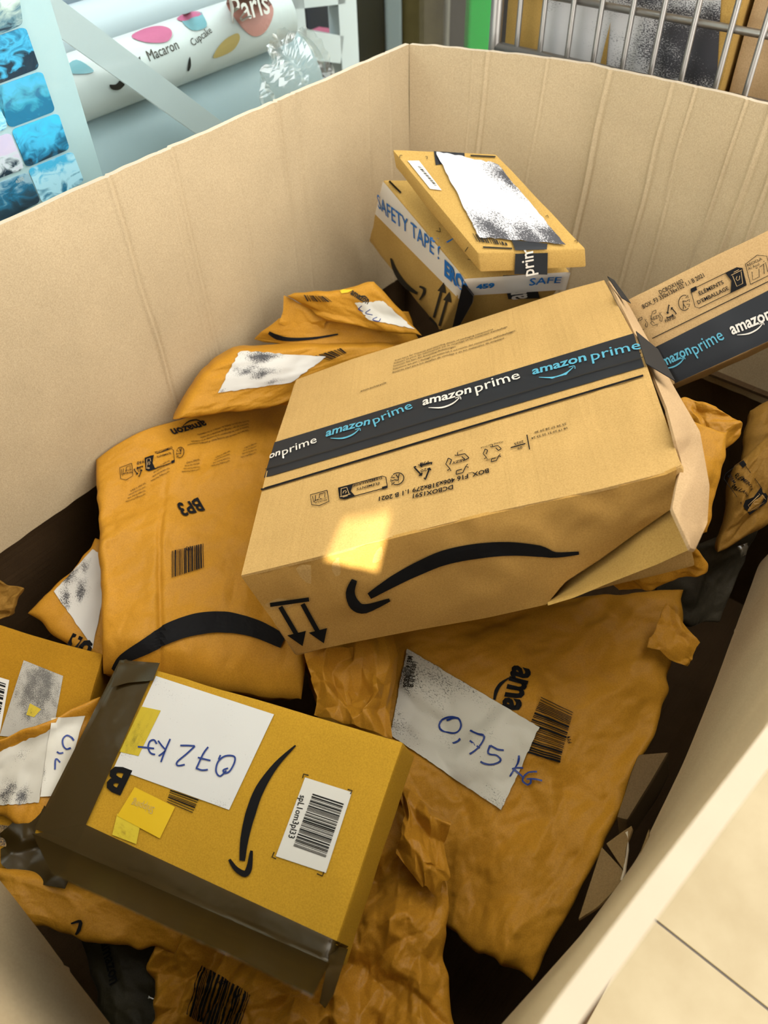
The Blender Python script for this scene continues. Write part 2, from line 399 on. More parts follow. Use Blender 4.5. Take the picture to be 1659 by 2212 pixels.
    def bin_badge(s, c, bx, by, w=1.6, mat='ink', fs=1.0):
        """outlined ELEMENTS D'EMBALLAGE badge with a dark end holding a bin; bx, by = half axes in pixels"""
        o, X, Y = map(lambda a: np.asarray(a, float), (c, bx, by)); Q = lambda x, y: tuple(o + X * x + Y * y)
        out = [(-0.98, 0.75), (-0.98, -0.7), (-0.85, -1), (0.98, -1), (0.98, 0.7), (0.8, 1), (-0.7, 1), (-0.98, 1), (-0.98, 0.75)]
        s.local('badge_outline', [out], c, bx, by, w, mat)
        s.poly('badge_end', [Q(0.36, -1), Q(0.98, -1), Q(0.98, 0.7), Q(0.8, 1), Q(0.36, 1), Q(0.50, 0.05)], mat)
        s.poly('badge_tab', [Q(-0.98, 0.72), Q(-0.76, 0.72), Q(-0.76, 1.12), Q(-0.98, 1.12)], mat)
        m2 = 'primewhite' if s.k >= 0 else mat
        s.local('bin_picture', [[(0.58, 0.45), (0.63, -0.7), (0.86, -0.7), (0.91, 0.45)], [(0.53, 0.55), (0.95, 0.55)], [(0.65, 0.7), (0.85, 0.7)],
                [(0.82, 0.12), (0.78, -0.2), (0.70, -0.2), (0.67, 0.0), (0.73, 0.2)]], c, bx, by, w * 0.8, 'kraftink', off=0.0021)
        s.text('ÉLÉMENTS', Q(-0.72, 0.12), Q(0.22, 0.12), 1.0, 0.015, mat)
        s.text("D'EMBALLAGE", Q(-0.85, -0.62), Q(0.34, -0.62), 1.1, 0.015, mat)
    def recicla(s, c, bx, by, w=1.6, mat='ink'):
        o, X, Y = map(lambda a: np.asarray(a, float), (c, bx, by)); Q = lambda x, y: tuple(o + X * x + Y * y)
        s.local('sorting_badge', [[(-1, -1), (-1, 0.8), (0.2, 1.05), (1, 0.6), (1, -1), (-1, -1)],
                [(-0.6, -0.05), (-0.72, -0.75), (-0.1, -0.75), (0.05, -0.1)], [(-0.2, 0.05), (-0.05, 0.05)], [(0.15, 0.0), (0.75, 0.15), (0.75, -0.7)], [(0.55, 0.1), (0.4, -0.7)], [(0.6, 0.3), (0.7, 0.3)]], c, bx, by, w, mat)
        s.text('RECICLA', Q(-0.85, 0.5), Q(0.55, 0.5), 1.0, 0.01, mat); s.text('Al Azul', Q(-0.85, 0.18), Q(0.2, 0.18), 1.0, 0.0, mat)
M['kraftink'] = plain('unprinted_board_in_badge', (0.58, 0.38, 0.17), 0.7)

def quadgrid(c, nu, nv):
    a = np.linspace(0, 1, nu + 1)[None, :]; b = np.linspace(0, 1, nv + 1)[:, None]
    return a, b
def mailer(name, label, corners, thick=0.03, bulge=0.02, crumple=0.002, cfreq=18, fine=0.0, mat='mailer', seed=1, res=90, edge=0.004, arch=None, group='kraft paper mailers in the big box', rim=0.004, expo=6, cat='mailer', long=0.0, bow=(0, 0, 0, 0), folds=14, fold_amp=0.0035, creases=()):
    """closed padded envelope from four (px, py, z) corners TL,TR,BR,BL"""
    c = [atz(*k) for k in corners]
    nu = nv = res
    a, b = quadgrid(c, nu, nv)
    Lu = (np.linalg.norm(c[1] - c[0]) + np.linalg.norm(c[2] - c[3])) / 2; Lv = (np.linalg.norm(c[3] - c[0]) + np.linalg.norm(c[2] - c[1])) / 2
    U = (a + 0 * b) * Lu; W = (b + 0 * a) * Lv
    n = nrm(np.cross(c[1] - c[3], c[0] - c[2]))
    if n[2] < 0: n = -n
    A = a + 0 * b; B = b + 0 * a
    ea = edge * (vnoise(W * 25, W * 0 + 3, seed) + 0.6 * vnoise(W * 70, W * 0 + 9, seed)) / Lu
    eb = edge * (vnoise(U * 25, U * 0 + 5, seed + 3) + 0.6 * vnoise(U * 70, U * 0 + 2, seed + 5)) / Lv
    A2 = A + ea * np.abs(2 * A - 1); B2 = B + eb * np.abs(2 * B - 1)
    A2 = A2 - bow[0] * np.sin(B * math.pi) * (1 - A) + bow[1] * np.sin(B * math.pi) * A; B2 = B2 - bow[2] * np.sin(A * math.pi) * (1 - B) + bow[3] * np.sin(A * math.pi) * B
    base = (c[0][None, None] * ((1 - A2) * (1 - B2))[..., None] + c[1][None, None] * (A2 * (1 - B2))[..., None] + c[2][None, None] * (A2 * B2)[..., None] + c[3][None, None] * ((1 - A2) * B2)[..., None])
    prof = (1 - np.abs(2 * A - 1) ** expo) * (1 - np.abs(2 * B - 1) ** expo)
    prof = np.sqrt(np.clip(prof, 0, 1))
    cr = crumple * (facet(U * cfreq, W * cfreq, seed) + 0.5 * facet(U * cfreq * 2.3 + 4, W * cfreq * 2.3, seed + 7))
    if fine: cr = cr + fine * (facet(U * 70, W * 70, seed + 21) + 0.5 * facet(U * 140, W * 140, seed + 23))
    if long: cr = cr + long * vnoise(U * 3 + W * 22, W * 3 - U * 2, seed + 31)
    rnd = random.Random(seed * 7 + 1); cl_ = list(creases)
    for _ in range(folds):
        cx_, cy_ = rnd.random(), rnd.random(); an = rnd.random() * math.pi; ln = 0.12 + 0.3 * rnd.random()
        if rnd.random() < 0.6:      # most folds start at an edge and run inwards
            if rnd.random() < 0.5: cx_ = rnd.choice((0.02, 0.98))
            else: cy_ = rnd.choice((0.02, 0.98))
        cl_.append((cx_ - ln * math.cos(an), cy_ - ln * math.sin(an), cx_ + ln * math.cos(an), cy_ + ln * math.sin(an), rnd.choice((-1, 1)) * fold_amp * (0.4 + 0.8 * rnd.random()), 0.008 + 0.022 * rnd.random()))
    for (a0, b0, a1, b1, dp, wd) in cl_:
        p0 = np.array([a0 * Lu, b0 * Lv]); p1 = np.array([a1 * Lu, b1 * Lv]); d_ = p1 - p0; L2 = max(d_.dot(d_), 1e-9)
        t = ((U - p0[0]) * d_[0] + (W - p0[1]) * d_[1]) / L2
        dist = np.hypot(U - p0[0] - d_[0] * t, W - p0[1] - d_[1] * t) + 0.003 * vnoise(U * 60, W * 60, seed + 3)
        side = np.sign((U - p0[0]) * d_[1] - (W - p0[1]) * d_[0])
        cr = cr + dp * np.clip(1 - np.abs(dist) / (wd * np.where(side > 0, 1.0, 2.2)), 0, 1) * np.clip(np.minimum(t, 1 - t) * 4, 0, 1)
    edgefade = 0.35 + 0.65 * np.minimum(1, prof * 1.2)
    h = bulge * prof + cr * edgefade
    if arch is not None: h = h + arch(A, B)
    top = base + n * h[..., None]
    hb = h - (thick * prof + 0.0012)
    bot = base + n * hb[..., None]
    V = np.concatenate([top.reshape(-1, 3), bot.reshape(-1, 3)]); m = (nu + 1) * (nv + 1)
    F = gridfaces(nu, nv, 0, True) + gridfaces(nu, nv, m, False)
    ring = [i for i in range(nu + 1)] + [(j + 1) * (nu + 1) - 1 for j in range(1, nv + 1)] + [nv * (nu + 1) + i for i in range(nu - 1, -1, -1)] + [j * (nu + 1) for j in range(nv - 1, 0, -1)]
    for k in range(len(ring)):
        i, j = ring[k], ring[(k + 1) % len(ring)]; F.append((i, j, j + m, i + m))
    ctr = sum(c) / 4
    loc = (ctr[0], ctr[1], float(V[:, 2].min()))
    p = Pk(name, label, cat, loc, group)
    p.body = p.add('paper_body', V, F, M[mat] if isinstance(mat, str) else mat)
    p.surf(top.reshape(-1, 3), gridfaces(nu, nv), n, ctr + n * bulge * 0.8)
    p.c = c
    return p
def carton_from(name, label, top, h, mat, down=None, bev=0.003, noise=0.0012, cuts=14, group='cartons in the big box', seed=1, cat='carton', bodyname='carton_body', dents=()):
    """closed carton: top = four 3D corners, h = height along -n"""
    top = [np.asarray(t, float) for t in top]
    n = nrm(np.cross(top[1] - top[0], top[3] - top[0]))
    if np.dot(n, CAM - top[0]) < 0: n = -n
    dn = -n * h if down is None else np.asarray(down, float)
    bm = bmesh.new(); vs = [bm.verts.new(Vector(t)) for t in top] + [bm.verts.new(Vector(t + dn)) for t in top]
    for f in [(0, 1, 2, 3), (7, 6, 5, 4), (4, 5, 1, 0), (5, 6, 2, 1), (6, 7, 3, 2), (7, 4, 0, 3)]: bm.faces.new([vs[i] for i in f])
    bmesh.ops.recalc_face_normals(bm, faces=bm.faces[:])
    bmesh.ops.bevel(bm, geom=bm.edges[:] + bm.verts[:], offset=bev, segments=2, affect='EDGES', profile=0.6)
    big = [e for e in bm.edges if e.calc_length() > 0.02]
    bmesh.ops.subdivide_edges(bm, edges=big, cuts=cuts, use_grid_fill=True)
    bm.verts.ensure_lookup_table(); bm.normal_update()
    co = np.array([v.co for v in bm.verts]); no = np.array([v.normal for v in bm.verts])
    q = co[:, 0] * 0.7 + co[:, 2] * 0.9; w = co[:, 1] - co[:, 2] * 0.4
    d = noise * (facet(q * 14, w * 14, seed) + 0.6 * vnoise(q * 40, w * 40, seed + 2))
    co2 = co + no * d[:, None]
    for (ctr, rad, depth) in dents:
        r = np.linalg.norm(co - np.asarray(ctr), axis=1); co2 = co2 + (-n)[None] * (depth * np.clip(1 - r / rad, 0, 1) ** 1.5)[:, None]
    F = [tuple(v.index for v in f.verts) for f in bm.faces]; bm.free()
    ctr = sum(top) / 4 + dn
    p = Pk(name, label, cat, (ctr[0], ctr[1], co2[:, 2].min()), group)
    p.body = p.add(bodyname, co2, F, mat)
    p.surf(co2, F, n, top[0]); p.top = top; p.dn = dn; p.topn = n
    p.body.data.set_sharp_from_angle(angle=math.radians(50)) if hasattr(p.body.data, 'set_sharp_from_angle') else None
    return p
def setplane(p, n, pt):
    n = nrm(n); pt = np.asarray(pt, float)
    if np.dot(n, CAM - pt) < 0: n = -n
    p.n = n; p.p = pt
#==SECTION1

# ================================================================== SETTING
# floor: tiles laid so that one joint runs where the photograph shows it
j0, j1 = atz(1400, 1975, 0), atz(1659, 2180, 0)
td = nrm(j1 - j0); tn = np.array([-td[1], td[0], 0]); TS = 0.60
fl = meshobj('floor', boxverts((0.4, 1.0, -0.03), (4.5, 0, 0), (0, 4.2, 0), (0, 0, 0.026)), BOXF, plain('floor_grout', (0.30, 0.27, 0.24), 0.9, 0.1), smooth=False)
tag(fl, 'pale cream tiled floor beside the big cardboard box', kind='structure')
mt, nt, b = newmat('cream_floor_tile'); L = nt.links.new
tc = N(nt, 'ShaderNodeTexCoord'); nz = N(nt, 'ShaderNodeTexNoise'); nz.inputs['Scale'].default_value = 6; nz.inputs['Detail'].default_value = 8; nz.inputs['Roughness'].default_value = 0.6
L(tc.outputs['Object'], nz.inputs['Vector']); r_ = ramp(nt, 0.35, (0.125, 0.10, 0.056), 0.65, (0.152, 0.128, 0.08)); L(nz.outputs['Fac'], r_.inputs['Fac'])
L(r_.outputs['Color'], b.inputs['Base Color']); b.inputs['Roughness'].default_value = 0.45
g_ = TS / 2 - 0.0025
tile_me = None
for i in range(-5, 7):
    for j in range(-5, 7):
        c = j0 + td * (TS * (i + 0.37)) + tn * (TS * (j + 0.5))
        if not (-1.6 < c[0] < 3.2 and -1.2 < c[1] < 3.6): continue
        if tile_me is None:
            t = meshobj('tile', boxverts((0, 0, 0), td * g_, tn * g_, (0, 0, 0.006)), BOXF, mt, fl, smooth=False); tile_me = t.data
        else:
            t = bpy.data.objects.new('tile', tile_me); COL.objects.link(t); t.parent = fl
        t.location = (c[0], c[1], -0.005)

# added shade panel, out of view behind the camera, opening for the sun patch
S_ = np.array(SUN_DIR); YW = -0.9
def back(p): p = np.asarray(p); return p - S_ * ((p[1] - YW) / S_[1])

# ---------------------------------------------------------------- the big pallet box
LOC = np.array([0.03, 0.57, 0.0])
pb = root('pallet_box', LOC, 'huge open cardboard pallet box holding all the parcels', 'box')
def polyline(P, n):
    P = [np.asarray(p, float) for p in P]; L_ = [0]
    for k in range(1, len(P)): L_.append(L_[-1] + np.linalg.norm(P[k] - P[k - 1]))
    T = np.linspace(0, L_[-1], n + 1); out = []
    A = np.array(P)
    for t in T: out.append([np.interp(t, L_, A[:, d]) for d in range(A.shape[1])])
    return np.array(out), T
def smoothline(P, n):
    q, T = polyline(P, n)
    for _ in range(60):
        q[1:-1] = (q[:-2] + 2 * q[1:-1] + q[2:]) / 4
    return q, T
ZR, ZS = 0.95, 0.605
def panel(name, rim, low, outward, creases, mat, zt=ZR, zb=ZS, n=700, rows=14, th=0.007, seed=1, ragged=0.0007):
    A, T = smoothline(rim, n); B, _ = smoothline(low, n)
    Vi = []; Vo = []; outward = np.asarray(outward, float)
    dis = np.zeros(n + 1)
    for (s, w, amp, lean) in creases: pass
    for r in range(rows + 1):
        f = r / rows; row = B * (1 - f) + A * f
        d = 0.0022 * vnoise(T * 6, T * 0 + f * 2.5, seed)
        for (s, w, amp, lean) in creases:
            x = T - s - lean * (1 - f); x = x + 0.003 * vnoise(T * 0 + f * 5, T * 0 + s * 40, seed); am = amp * 1.6 * (0.55 + 0.45 * float(vnoise(np.array([f * 3.0]), np.array([s * 50]), seed)[0])); wv = w * 0.55; d = d + am * np.exp(-(x / wv) ** 2) - am * 0.6 * np.exp(-((x - 1.6 * wv) / wv) ** 2)
        z = zb + (zt - zb) * f
        zz = z + (ragged * vnoise(T * 60, T * 0 + 1, seed + 4) if r in (0, rows) else 0 * T)
        Vi += [np.array([row[k][0] - outward[0] * d[k], row[k][1] - outward[1] * d[k], zz[k]]) for k in range(n + 1)]
        Vo += [np.array([row[k][0] - outward[0] * (d[k] - th), row[k][1] - outward[1] * (d[k] - th), zz[k]]) for k in range(n + 1)]
    m = len(Vi); F = gridfaces(n, rows, 0) + gridfaces(n, rows, m, True)
    o = meshobj(name, Vi + Vo, F, mat, pb, LOC)
    # cut edge along rim, ends and foot
    E_ = []
    for k in range(n):
        a = rows * (n + 1) + k; E_.append((a, a + 1, a + 1 + m, a + m)); E_.append((k + 1, k, k + m, k + 1 + m))
    for r in range(rows):
        a = r * (n + 1); E_.append((a, a + n + 1, a + n + 1 + m, a + m)); a += n; E_.append((a + n + 1, a, a + m, a + n + 1 + m))
    me = meshobj('cut_edge', Vi + Vo, E_, M['card_edge'], o, None, smooth=False)
    bm = bmesh.new(); bm.from_mesh(me.data); bmesh.ops.delete(bm, geom=[v for v in bm.verts if not v.link_faces], context='VERTS'); bm.to_mesh(me.data); bm.free()
    me.data.transform(Matrix.Translation(Vector(-LOC)))
    return o
Fp = np.array([0.061, 1.188]); Lp = np.array([-0.584, 0.448]); Rp = np.array([0.645, 0.70]); Np = ee(-0.072, 0.0, 0)[:2]
r2 = lambda a, b: ee(a, b, 0)[:2]
def s_at(px, py, A, B):      # distance along the line A-B where a pixel's ray meets the upright plane through it
    n = np.array([-(B - A)[1], (B - A)[0], 0]); h = atplane(px, py, np.array([*A, 0]), n); return np.linalg.norm(h[:2] - A)
cr_l = [(s_at(x, y, Lp, Fp), w, a, 0.0) for x, y, w, a in ((250, 440, .004, .0022), (388, 405, .0035, .0016), (352, 340, .003, .0009), (618, 350, .004, .0024), (650, 350, .004, .0022), (800, 280, .003, .0014), (845, 250, .003, .0012), (545, 560, .003, .0010))]
cr_l.append((0.02, .005, .002, 0))
panel('side_panel', [Lp, (-0.357, 0.711), (-0.192, 0.901), Fp], [Lp, Fp], -E2, cr_l, M['card_big'], seed=2)
ob = nrm([0.66, 0.75, 0])
cr_b = [(s_at(x, y, Fp, Rp), w, a, le) for x, y, w, a, le in ((1028, 200, .004, .0024, -.004), (1135, 250, .003, .0010, 0), (1000, 230, .002, .0007, 0), (1255, 300, .005, .0028, 0.004), (1400, 300, .004, .0020, 0.004), (1450, 300, .003, .0013, 0.012), (1560, 330, .003, .0014, 0), (1600, 400, .005, .0030, 0.004), (1640, 420, .004, .0026, 0.012))]
panel('side_panel', [Fp, (0.17, 1.142), (0.287, 1.079), (0.40, 0.985), (0.47, 0.92), (0.60, 0.77), Rp], [Fp, (0.30, 1.01), Rp], ob, cr_b, M['card_big'], seed=5, n=760)
panel('side_panel', [Rp, r2(0.70, 0.035), r2(0.40, 0.030), r2(0.25, 0.024), r2(0.08, 0.005), Np], [Rp - 0.01, r2(0.68, -0.035), r2(0.5, -0.010), r2(0.4, 0.002), r2(0.3, 0.010), r2(0.22, 0.003), r2(0.1, -0.018), Np], E2, [(0.35, .004, .001, 0.02)], M['card_big'], seed=9, th=0.011)
panel('side_panel', [Np, r2(-0.08, -0.35), Lp], [Np + (0.003, 0.003), r2(-0.064, -0.3), Lp], -E1, [(0.3, .004, .001, 0)], M['card_big'], seed=12)
# lower carton: slightly wider, dark inside
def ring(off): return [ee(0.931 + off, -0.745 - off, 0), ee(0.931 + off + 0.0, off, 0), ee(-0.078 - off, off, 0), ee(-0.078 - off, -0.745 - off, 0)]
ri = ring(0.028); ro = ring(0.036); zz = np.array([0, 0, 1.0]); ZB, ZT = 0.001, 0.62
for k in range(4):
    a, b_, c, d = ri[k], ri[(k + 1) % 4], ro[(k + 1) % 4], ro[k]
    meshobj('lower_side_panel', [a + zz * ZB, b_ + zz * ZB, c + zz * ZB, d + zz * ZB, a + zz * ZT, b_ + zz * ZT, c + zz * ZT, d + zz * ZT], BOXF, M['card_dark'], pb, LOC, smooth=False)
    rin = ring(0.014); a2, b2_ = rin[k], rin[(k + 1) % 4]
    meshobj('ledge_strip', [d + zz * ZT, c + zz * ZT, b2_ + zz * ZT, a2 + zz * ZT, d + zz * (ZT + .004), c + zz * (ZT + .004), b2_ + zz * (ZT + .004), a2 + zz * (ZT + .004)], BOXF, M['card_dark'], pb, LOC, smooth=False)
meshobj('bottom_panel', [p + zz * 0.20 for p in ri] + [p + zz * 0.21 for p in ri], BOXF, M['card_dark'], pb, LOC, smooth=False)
# ---------------------------------------------------------------- shop window behind the left-hand panel
def wp(px, py, dl): return atplane(px, py, ee(0, -0.745 - dl, 0), E2)
win = root('window_1', ee(0.45, -0.875, 0), 'shop window glass behind the big box', kind='structure')
meshobj('pane', boxverts(ee(0.30, -0.875, 1.25), E1 * 1.05, E2 * 0.003, zz * 1.25), BOXF, M['glass'], win, win.location, smooth=False)
# unseen facade, made tall, and added end wall: both keep the sky off
fm = plain('sky_block_wall_plaster', (0.42, 0.40, 0.37), 0.8)
o = meshobj('unseen_tall_shopfront', boxverts(ee(0.3, -0.92, 3.4), E1 * 3.2, E2 * 0.04, zz * 2.0), BOXF, fm, smooth=False); tag(o, 'plastered shop front above the window, unseen and made tall to block sky', kind='structure')
o = meshobj('added_end_wall', boxverts((1.6, 3.1, 2.6), (2.6, 0, 0), (0, 0.05, 0), zz * 2.6), BOXF, fm, smooth=False); tag(o, 'tall plastered end wall added beyond door and wire cage to block sky', kind='structure')
# poster with picture cards
pd = 0.145
P0, P1 = wp(125, 30, pd), wp(215, 375, pd)
sx = np.dot((P0 + P1) / 2, E1)
pos = root('card_poster', ee(sx - 0.2, -0.745 - pd, 0.55), 'white poster with rows of blue pictures taped inside the shop window', 'poster')
meshobj('sheet', boxverts(ee(sx - 0.30, -0.745 - pd - 0.002, 0.95), E1 * 0.30, E2 * 0.0015, zz * 0.5), BOXF, plain('poster_paper', (0.62, 0.80, 0.82), 0.5), pos, pos.location, smooth=False)
def art(name, cols, scale, seed):
    m, nt, b = newmat(name); L = nt.links.new
    tc = N(nt, 'ShaderNodeUVMap'); tc.uv_map = 'UVMap'
    mp = N(nt, 'ShaderNodeMapping'); mp.inputs['Location'].default_value = (seed * 1.7, seed * 0.9, 0); L(tc.outputs['UV'], mp.inputs['Vector'])
    nz = N(nt, 'ShaderNodeTexNoise'); nz.inputs['Scale'].default_value = scale; nz.inputs['Detail'].default_value = 5; nz.inputs['Distortion'].default_value = 1.2
    L(mp.outputs['Vector'], nz.inputs['Vector'])
    sp = N(nt, 'ShaderNodeSeparateXYZ'); L(tc.outputs['UV'], sp.inputs[0])
    ad = N(nt, 'ShaderNodeMath', operation='MULTIPLY_ADD'); ad.inputs[1].default_value = 0.45; L(sp.outputs['Y'], ad.inputs[0]); L(nz.outputs['Fac'], ad.inputs[2])
    r = N(nt, 'ShaderNodeValToRGB'); e = r.color_ramp.elements
    e[0].position = 0.42; e[0].color = (*cols[0], 1); e[1].position = 0.95; e[1].color = (*cols[-1], 1)
    for k, c in enumerate(cols[1:-1]): x = e.new(0.42 + 0.53 * (k + 1) / (len(cols) - 1)); x.color = (*c, 1)
    L(ad.outputs['Value'], r.inputs['Fac']); L(r.outputs['Color'], b.inputs['Base Color']); b.inputs['Roughness'].default_value = 0.3
    return m
NV, TE, SK, PA = (0.005, 0.025, 0.05), (0.01, 0.16, 0.30), (0.06, 0.42, 0.68), (0.45, 0.72, 0.85)
cards = [((-66, 40), (40, -20), (50, 52), (-40, 92), (NV, (0.1, 0.2, 0.25), (0.35, 0.42, 0.40), (0.6, 0.68, 0.6))),
         ((-75, 103), (55, 57), (86, 147), (-25, 190), (NV, NV, SK, TE)),
         ((-22, 193), (91, 153), (120, 240), (22, 277), (TE, TE, (0.05, 0.35, 0.50), SK)),
         ((25, 281), (126, 244), (151, 322), (58, 362), (NV, TE, SK, (0.05, 0.5, 0.75))),
         ((61, 366), (157, 327), (182, 392), (92, 440), (TE, PA, PA, SK)),
         ((-90, 329), (22, 286), (54, 364), (-60, 408), (NV, (0.6, 0.62, 0.66), (0.66, 0.52, 0.66), (0.62, 0.5, 0.66))),
         ((-58, 417), (60, 372), (88, 436), (-20, 490), (NV, (0.02, 0.06, 0.1), TE, (0.3, 0.45, 0.55))),
         ((-110, 245), (3, 200), (16, 278), (-95, 318), (TE, PA, SK, TE))]
for k, (a, b_, c, d, cs) in enumerate(cards):
    q = [wp(*p, pd - 0.001) for p in (a, b_, c, d)]
    # rounded corners
    uvq = [(0, 1), (1, 1), (1, 0), (0, 0)]; V = []; U = []
    for i in range(4):
        p, pn, pp = q[i], q[(i + 1) % 4], q[(i - 1) % 4]; u, un, up_ = map(np.array, (uvq[i], uvq[(i + 1) % 4], uvq[(i - 1) % 4]))
        for t in (0.09, 0.045, 0.015): 
            s2 = {0.09: 0.0, 0.045: 0.018, 0.015: 0.045}[t]; V.append(p + (pp - p) * t + (pn - p) * s2); U.append(u + (up_ - u) * t + (un - u) * s2)
        V.append(p + (pn - p) * 0.09); U.append(u + (un - u) * 0.09)
    n_ = len(V); V2 = V + [v - E2 * 0.0012 for v in V]
    F = [tuple(range(n_))[::-1], tuple(range(n_, 2 * n_))] + [(i, (i + 1) % n_, (i + 1) % n_ + n_, i + n_) for i in range(n_)]
    meshobj('picture_card', V2, F, art('picture_art', cs, 3.2, k + 1), pos, pos.location, smooth=False, uvs=[tuple(u) for u in U] * 2)
# lettering on the lowest card
def walltext(body, p0, p1, dl, mat, parent, hs=1.0, bold=0.0, name='printed_text', loc=None):
    v, f, w = glyphs(body, bold); a, b_ = wp(*p0, dl), wp(*p1, dl); d = b_ - a; sx_ = np.linalg.norm(d) / w; d = nrm(d); up = np.cross(E2, d)
    return meshobj(name, [a + d * (x * sx_) + up * (y * sx_ * hs) for x, y in v], f, mat, parent, loc if loc is not None else parent.location, smooth=False)
walltext('n310', (36, 396), (52, 389), pd - 0.003, M['primewhite'], pos, 1.2, 0.01)

# unseen fill lamp added inside the shop to brighten the window display
lamp = root('added_fill_lamp', ee(0.7, -1.55, 2.30), 'added flat white fill lamp, out of view inside the shop', kind='structure')
meshobj('fill_lamp_housing', boxverts(ee(0.7, -1.55, 2.33), E1 * 0.55, E2 * 0.3, zz * 0.02), BOXF, plain('fill_lamp_white', (0.8, 0.8, 0.8), 0.5), lamp, lamp.location, smooth=False)
ld = bpy.data.lights.new('shop_fill_light', 'AREA'); ld.shape = 'RECTANGLE'; ld.size = 1.0; ld.size_y = 0.5; ld.energy = 3.5; ld.color = (0.86, 0.94, 1.0)
lo_ = bpy.data.objects.new('shop_fill_light', ld); COL.objects.link(lo_); lo_.location = tuple(ee(0.7, -1.55, 2.30)); lo_.rotation_euler = (0, 0, math.atan2(E1[1], E1[0]))
# rolls of paper, all parallel to the window
def roll(name, label, pa, pbx, dl, rpx, mat, group='paper rolls in the shop window'):
    a, b_ = wp(*pa, dl), wp(*pbx, dl); z = (a[2] + b_[2]) / 2; a[2] = b_[2] = z
    rad = rpx * np.linalg.norm((a + b_) / 2 - CAM) / FPX; ax = nrm(b_ - a); up = np.array([0, 0, 1.0]); sd_ = np.cross(ax, up)
    r = root(name, (a + b_) / 2 - up * rad, label, 'paper roll', group)
    n = 40; V = []; U = []
    for e, p in enumerate((a, b_)):
        for i in range(n): an = 2 * math.pi * i / n; V.append(p + (sd_ * math.cos(an) + up * math.sin(an)) * rad)
    F = [(i, (i + 1) % n, n + (i + 1) % n, n + i) for i in range(n)]
    body = meshobj('rolled_sheet', V, F, mat, r, r.location)
    # cardboard core ends: annulus
    V2 = []; F2 = []
    for e, p in enumerate((a, b_)):
        k = len(V2)
        for rr in (rad, rad * 0.45):
            for i in range(n): an = 2 * math.pi * i / n; V2.append(p + (sd_ * math.cos(an) + up * math.sin(an)) * rr)
        F2 += [(k + i, k + (i + 1) % n, k + n + (i + 1) % n, k + n + i) for i in range(n)]
    k0 = len(V2)
    for e, p in enumerate((a, b_)):
        for i in range(n): an = 2 * math.pi * i / n; V2.append(p + (sd_ * math.cos(an) + up * math.sin(an)) * rad * 0.45)
    F2 += [(k0 + i, k0 + (i + 1) % n, k0 + n + (i + 1) % n, k0 + n + i) for i in range(n)]
    meshobj('roll_end', V2, F2, M['white'], r, r.location)
    r_ = Pk.__new__(Pk); r_.r = r; r_.loc = np.array(r.location); r_.k = 0
    r_.surf(V, F, nrm(CAM - (a + b_) / 2), (a + b_) / 2 + nrm(CAM - (a + b_) / 2) * rad)
    return r_
pale = plain('pale_glossy_paper', (0.70, 0.80, 0.84), 0.35); pale2 = plain('grey_green_paper', (0.50, 0.63, 0.66), 0.4); bluegrey = plain('blue_grey_paper', (0.33, 0.43, 0.52), 0.4)
pr = roll('wrapping_paper_roll', 'white wrapping paper roll printed with macarons, cupcakes and moustaches', (80, 225), (603, 30), 0.36, 50, plain('printed_white_paper', (0.78, 0.83, 0.80), 0.35))
roll('paper_roll', 'plain pale roll lying behind the roll printed with macarons', (60, 130), (520, -55), 0.47, 42, pale)
roll('paper_roll', 'blue-grey roll at the very top of the shop window', (60, 55), (520, -135), 0.60, 46, bluegrey)
roll('paper_roll', 'thick grey-green roll lowest in the window, under the printed one', (60, 400), (622, 190), 0.42, 108, pale2)
pr.text('Macaron', (325, 132), (388, 105), 1.4, 0.0, 'ink_grey', off=0.002)
pr.text('Cupcake', (418, 100), (462, 68), 1.3, 0.0, 'ink_grey', off=0.002)
M['pink'] = plain('pink_print', (0.62, 0.16, 0.30), 0.4); M['coral'] = plain('coral_print', (0.72, 0.33, 0.28), 0.4); M['mustard'] = plain('mustard_print', (0.66, 0.48, 0.16), 0.4); M['tealp'] = plain('teal_print', (0.20, 0.45, 0.50), 0.4); M['brownp'] = plain('brown_print', (0.35, 0.20, 0.12), 0.4)
pr.text('Macaron', (152, 226), (216, 200), 1.2, 0.01, 'brownp', off=0.004)
def blob(name, pts, mat): 
    P = []; pts = [np.array(p, float) for p in pts]; n = len(pts)
    for k in range(n):
        p0, p1, p2, p3 = pts[k - 1], pts[k], pts[(k + 1) % n], pts[(k + 2) % n]
        for t in (0, .25, .5, .75): P.append(0.5 * ((2 * p1) + (-p0 + p2) * t + (2 * p0 - 5 * p1 + 4 * p2 - p3) * t * t + (-p0 + 3 * p1 - 3 * p2 + p3) * t ** 3))
    ctr = sum(P) / len(P); V = [pr.px(*ctr, 0.002)]; n = len(P); F = []
    for k in range(1, 5):
        for p in P: x = ctr + (p - ctr) * k / 4; V.append(pr.px(x[0], x[1], 0.002))
    for i in range(n):
        F.append((0, 1 + i, 1 + (i + 1) % n))
        for k in range(3): a = 1 + k * n; F.append((a + i, a + n + i, a + n + (i + 1) % n, a + (i + 1) % n))
    pr.add(name, V, F, M[mat], False)
blob('macaron_picture', [(284, 80), (310, 64), (345, 57), (368, 64), (370, 80), (355, 92), (315, 92)], 'pink')
blob('macaron_picture', [(490, 0), (560, -12), (590, 20), (575, 65), (545, 78), (510, 45)], 'coral')
blob('cupcake_picture', [(392, 42), (430, 28), (438, 33), (446, 58), (415, 66)], 'tealp'); blob('cupcake_top', [(382, 42), (400, 30), (425, 26), (436, 32), (400, 46)], 'pink')
blob('lemon_picture', [(460, 125), (478, 92), (510, 72), (517, 85), (500, 110)], 'mustard')
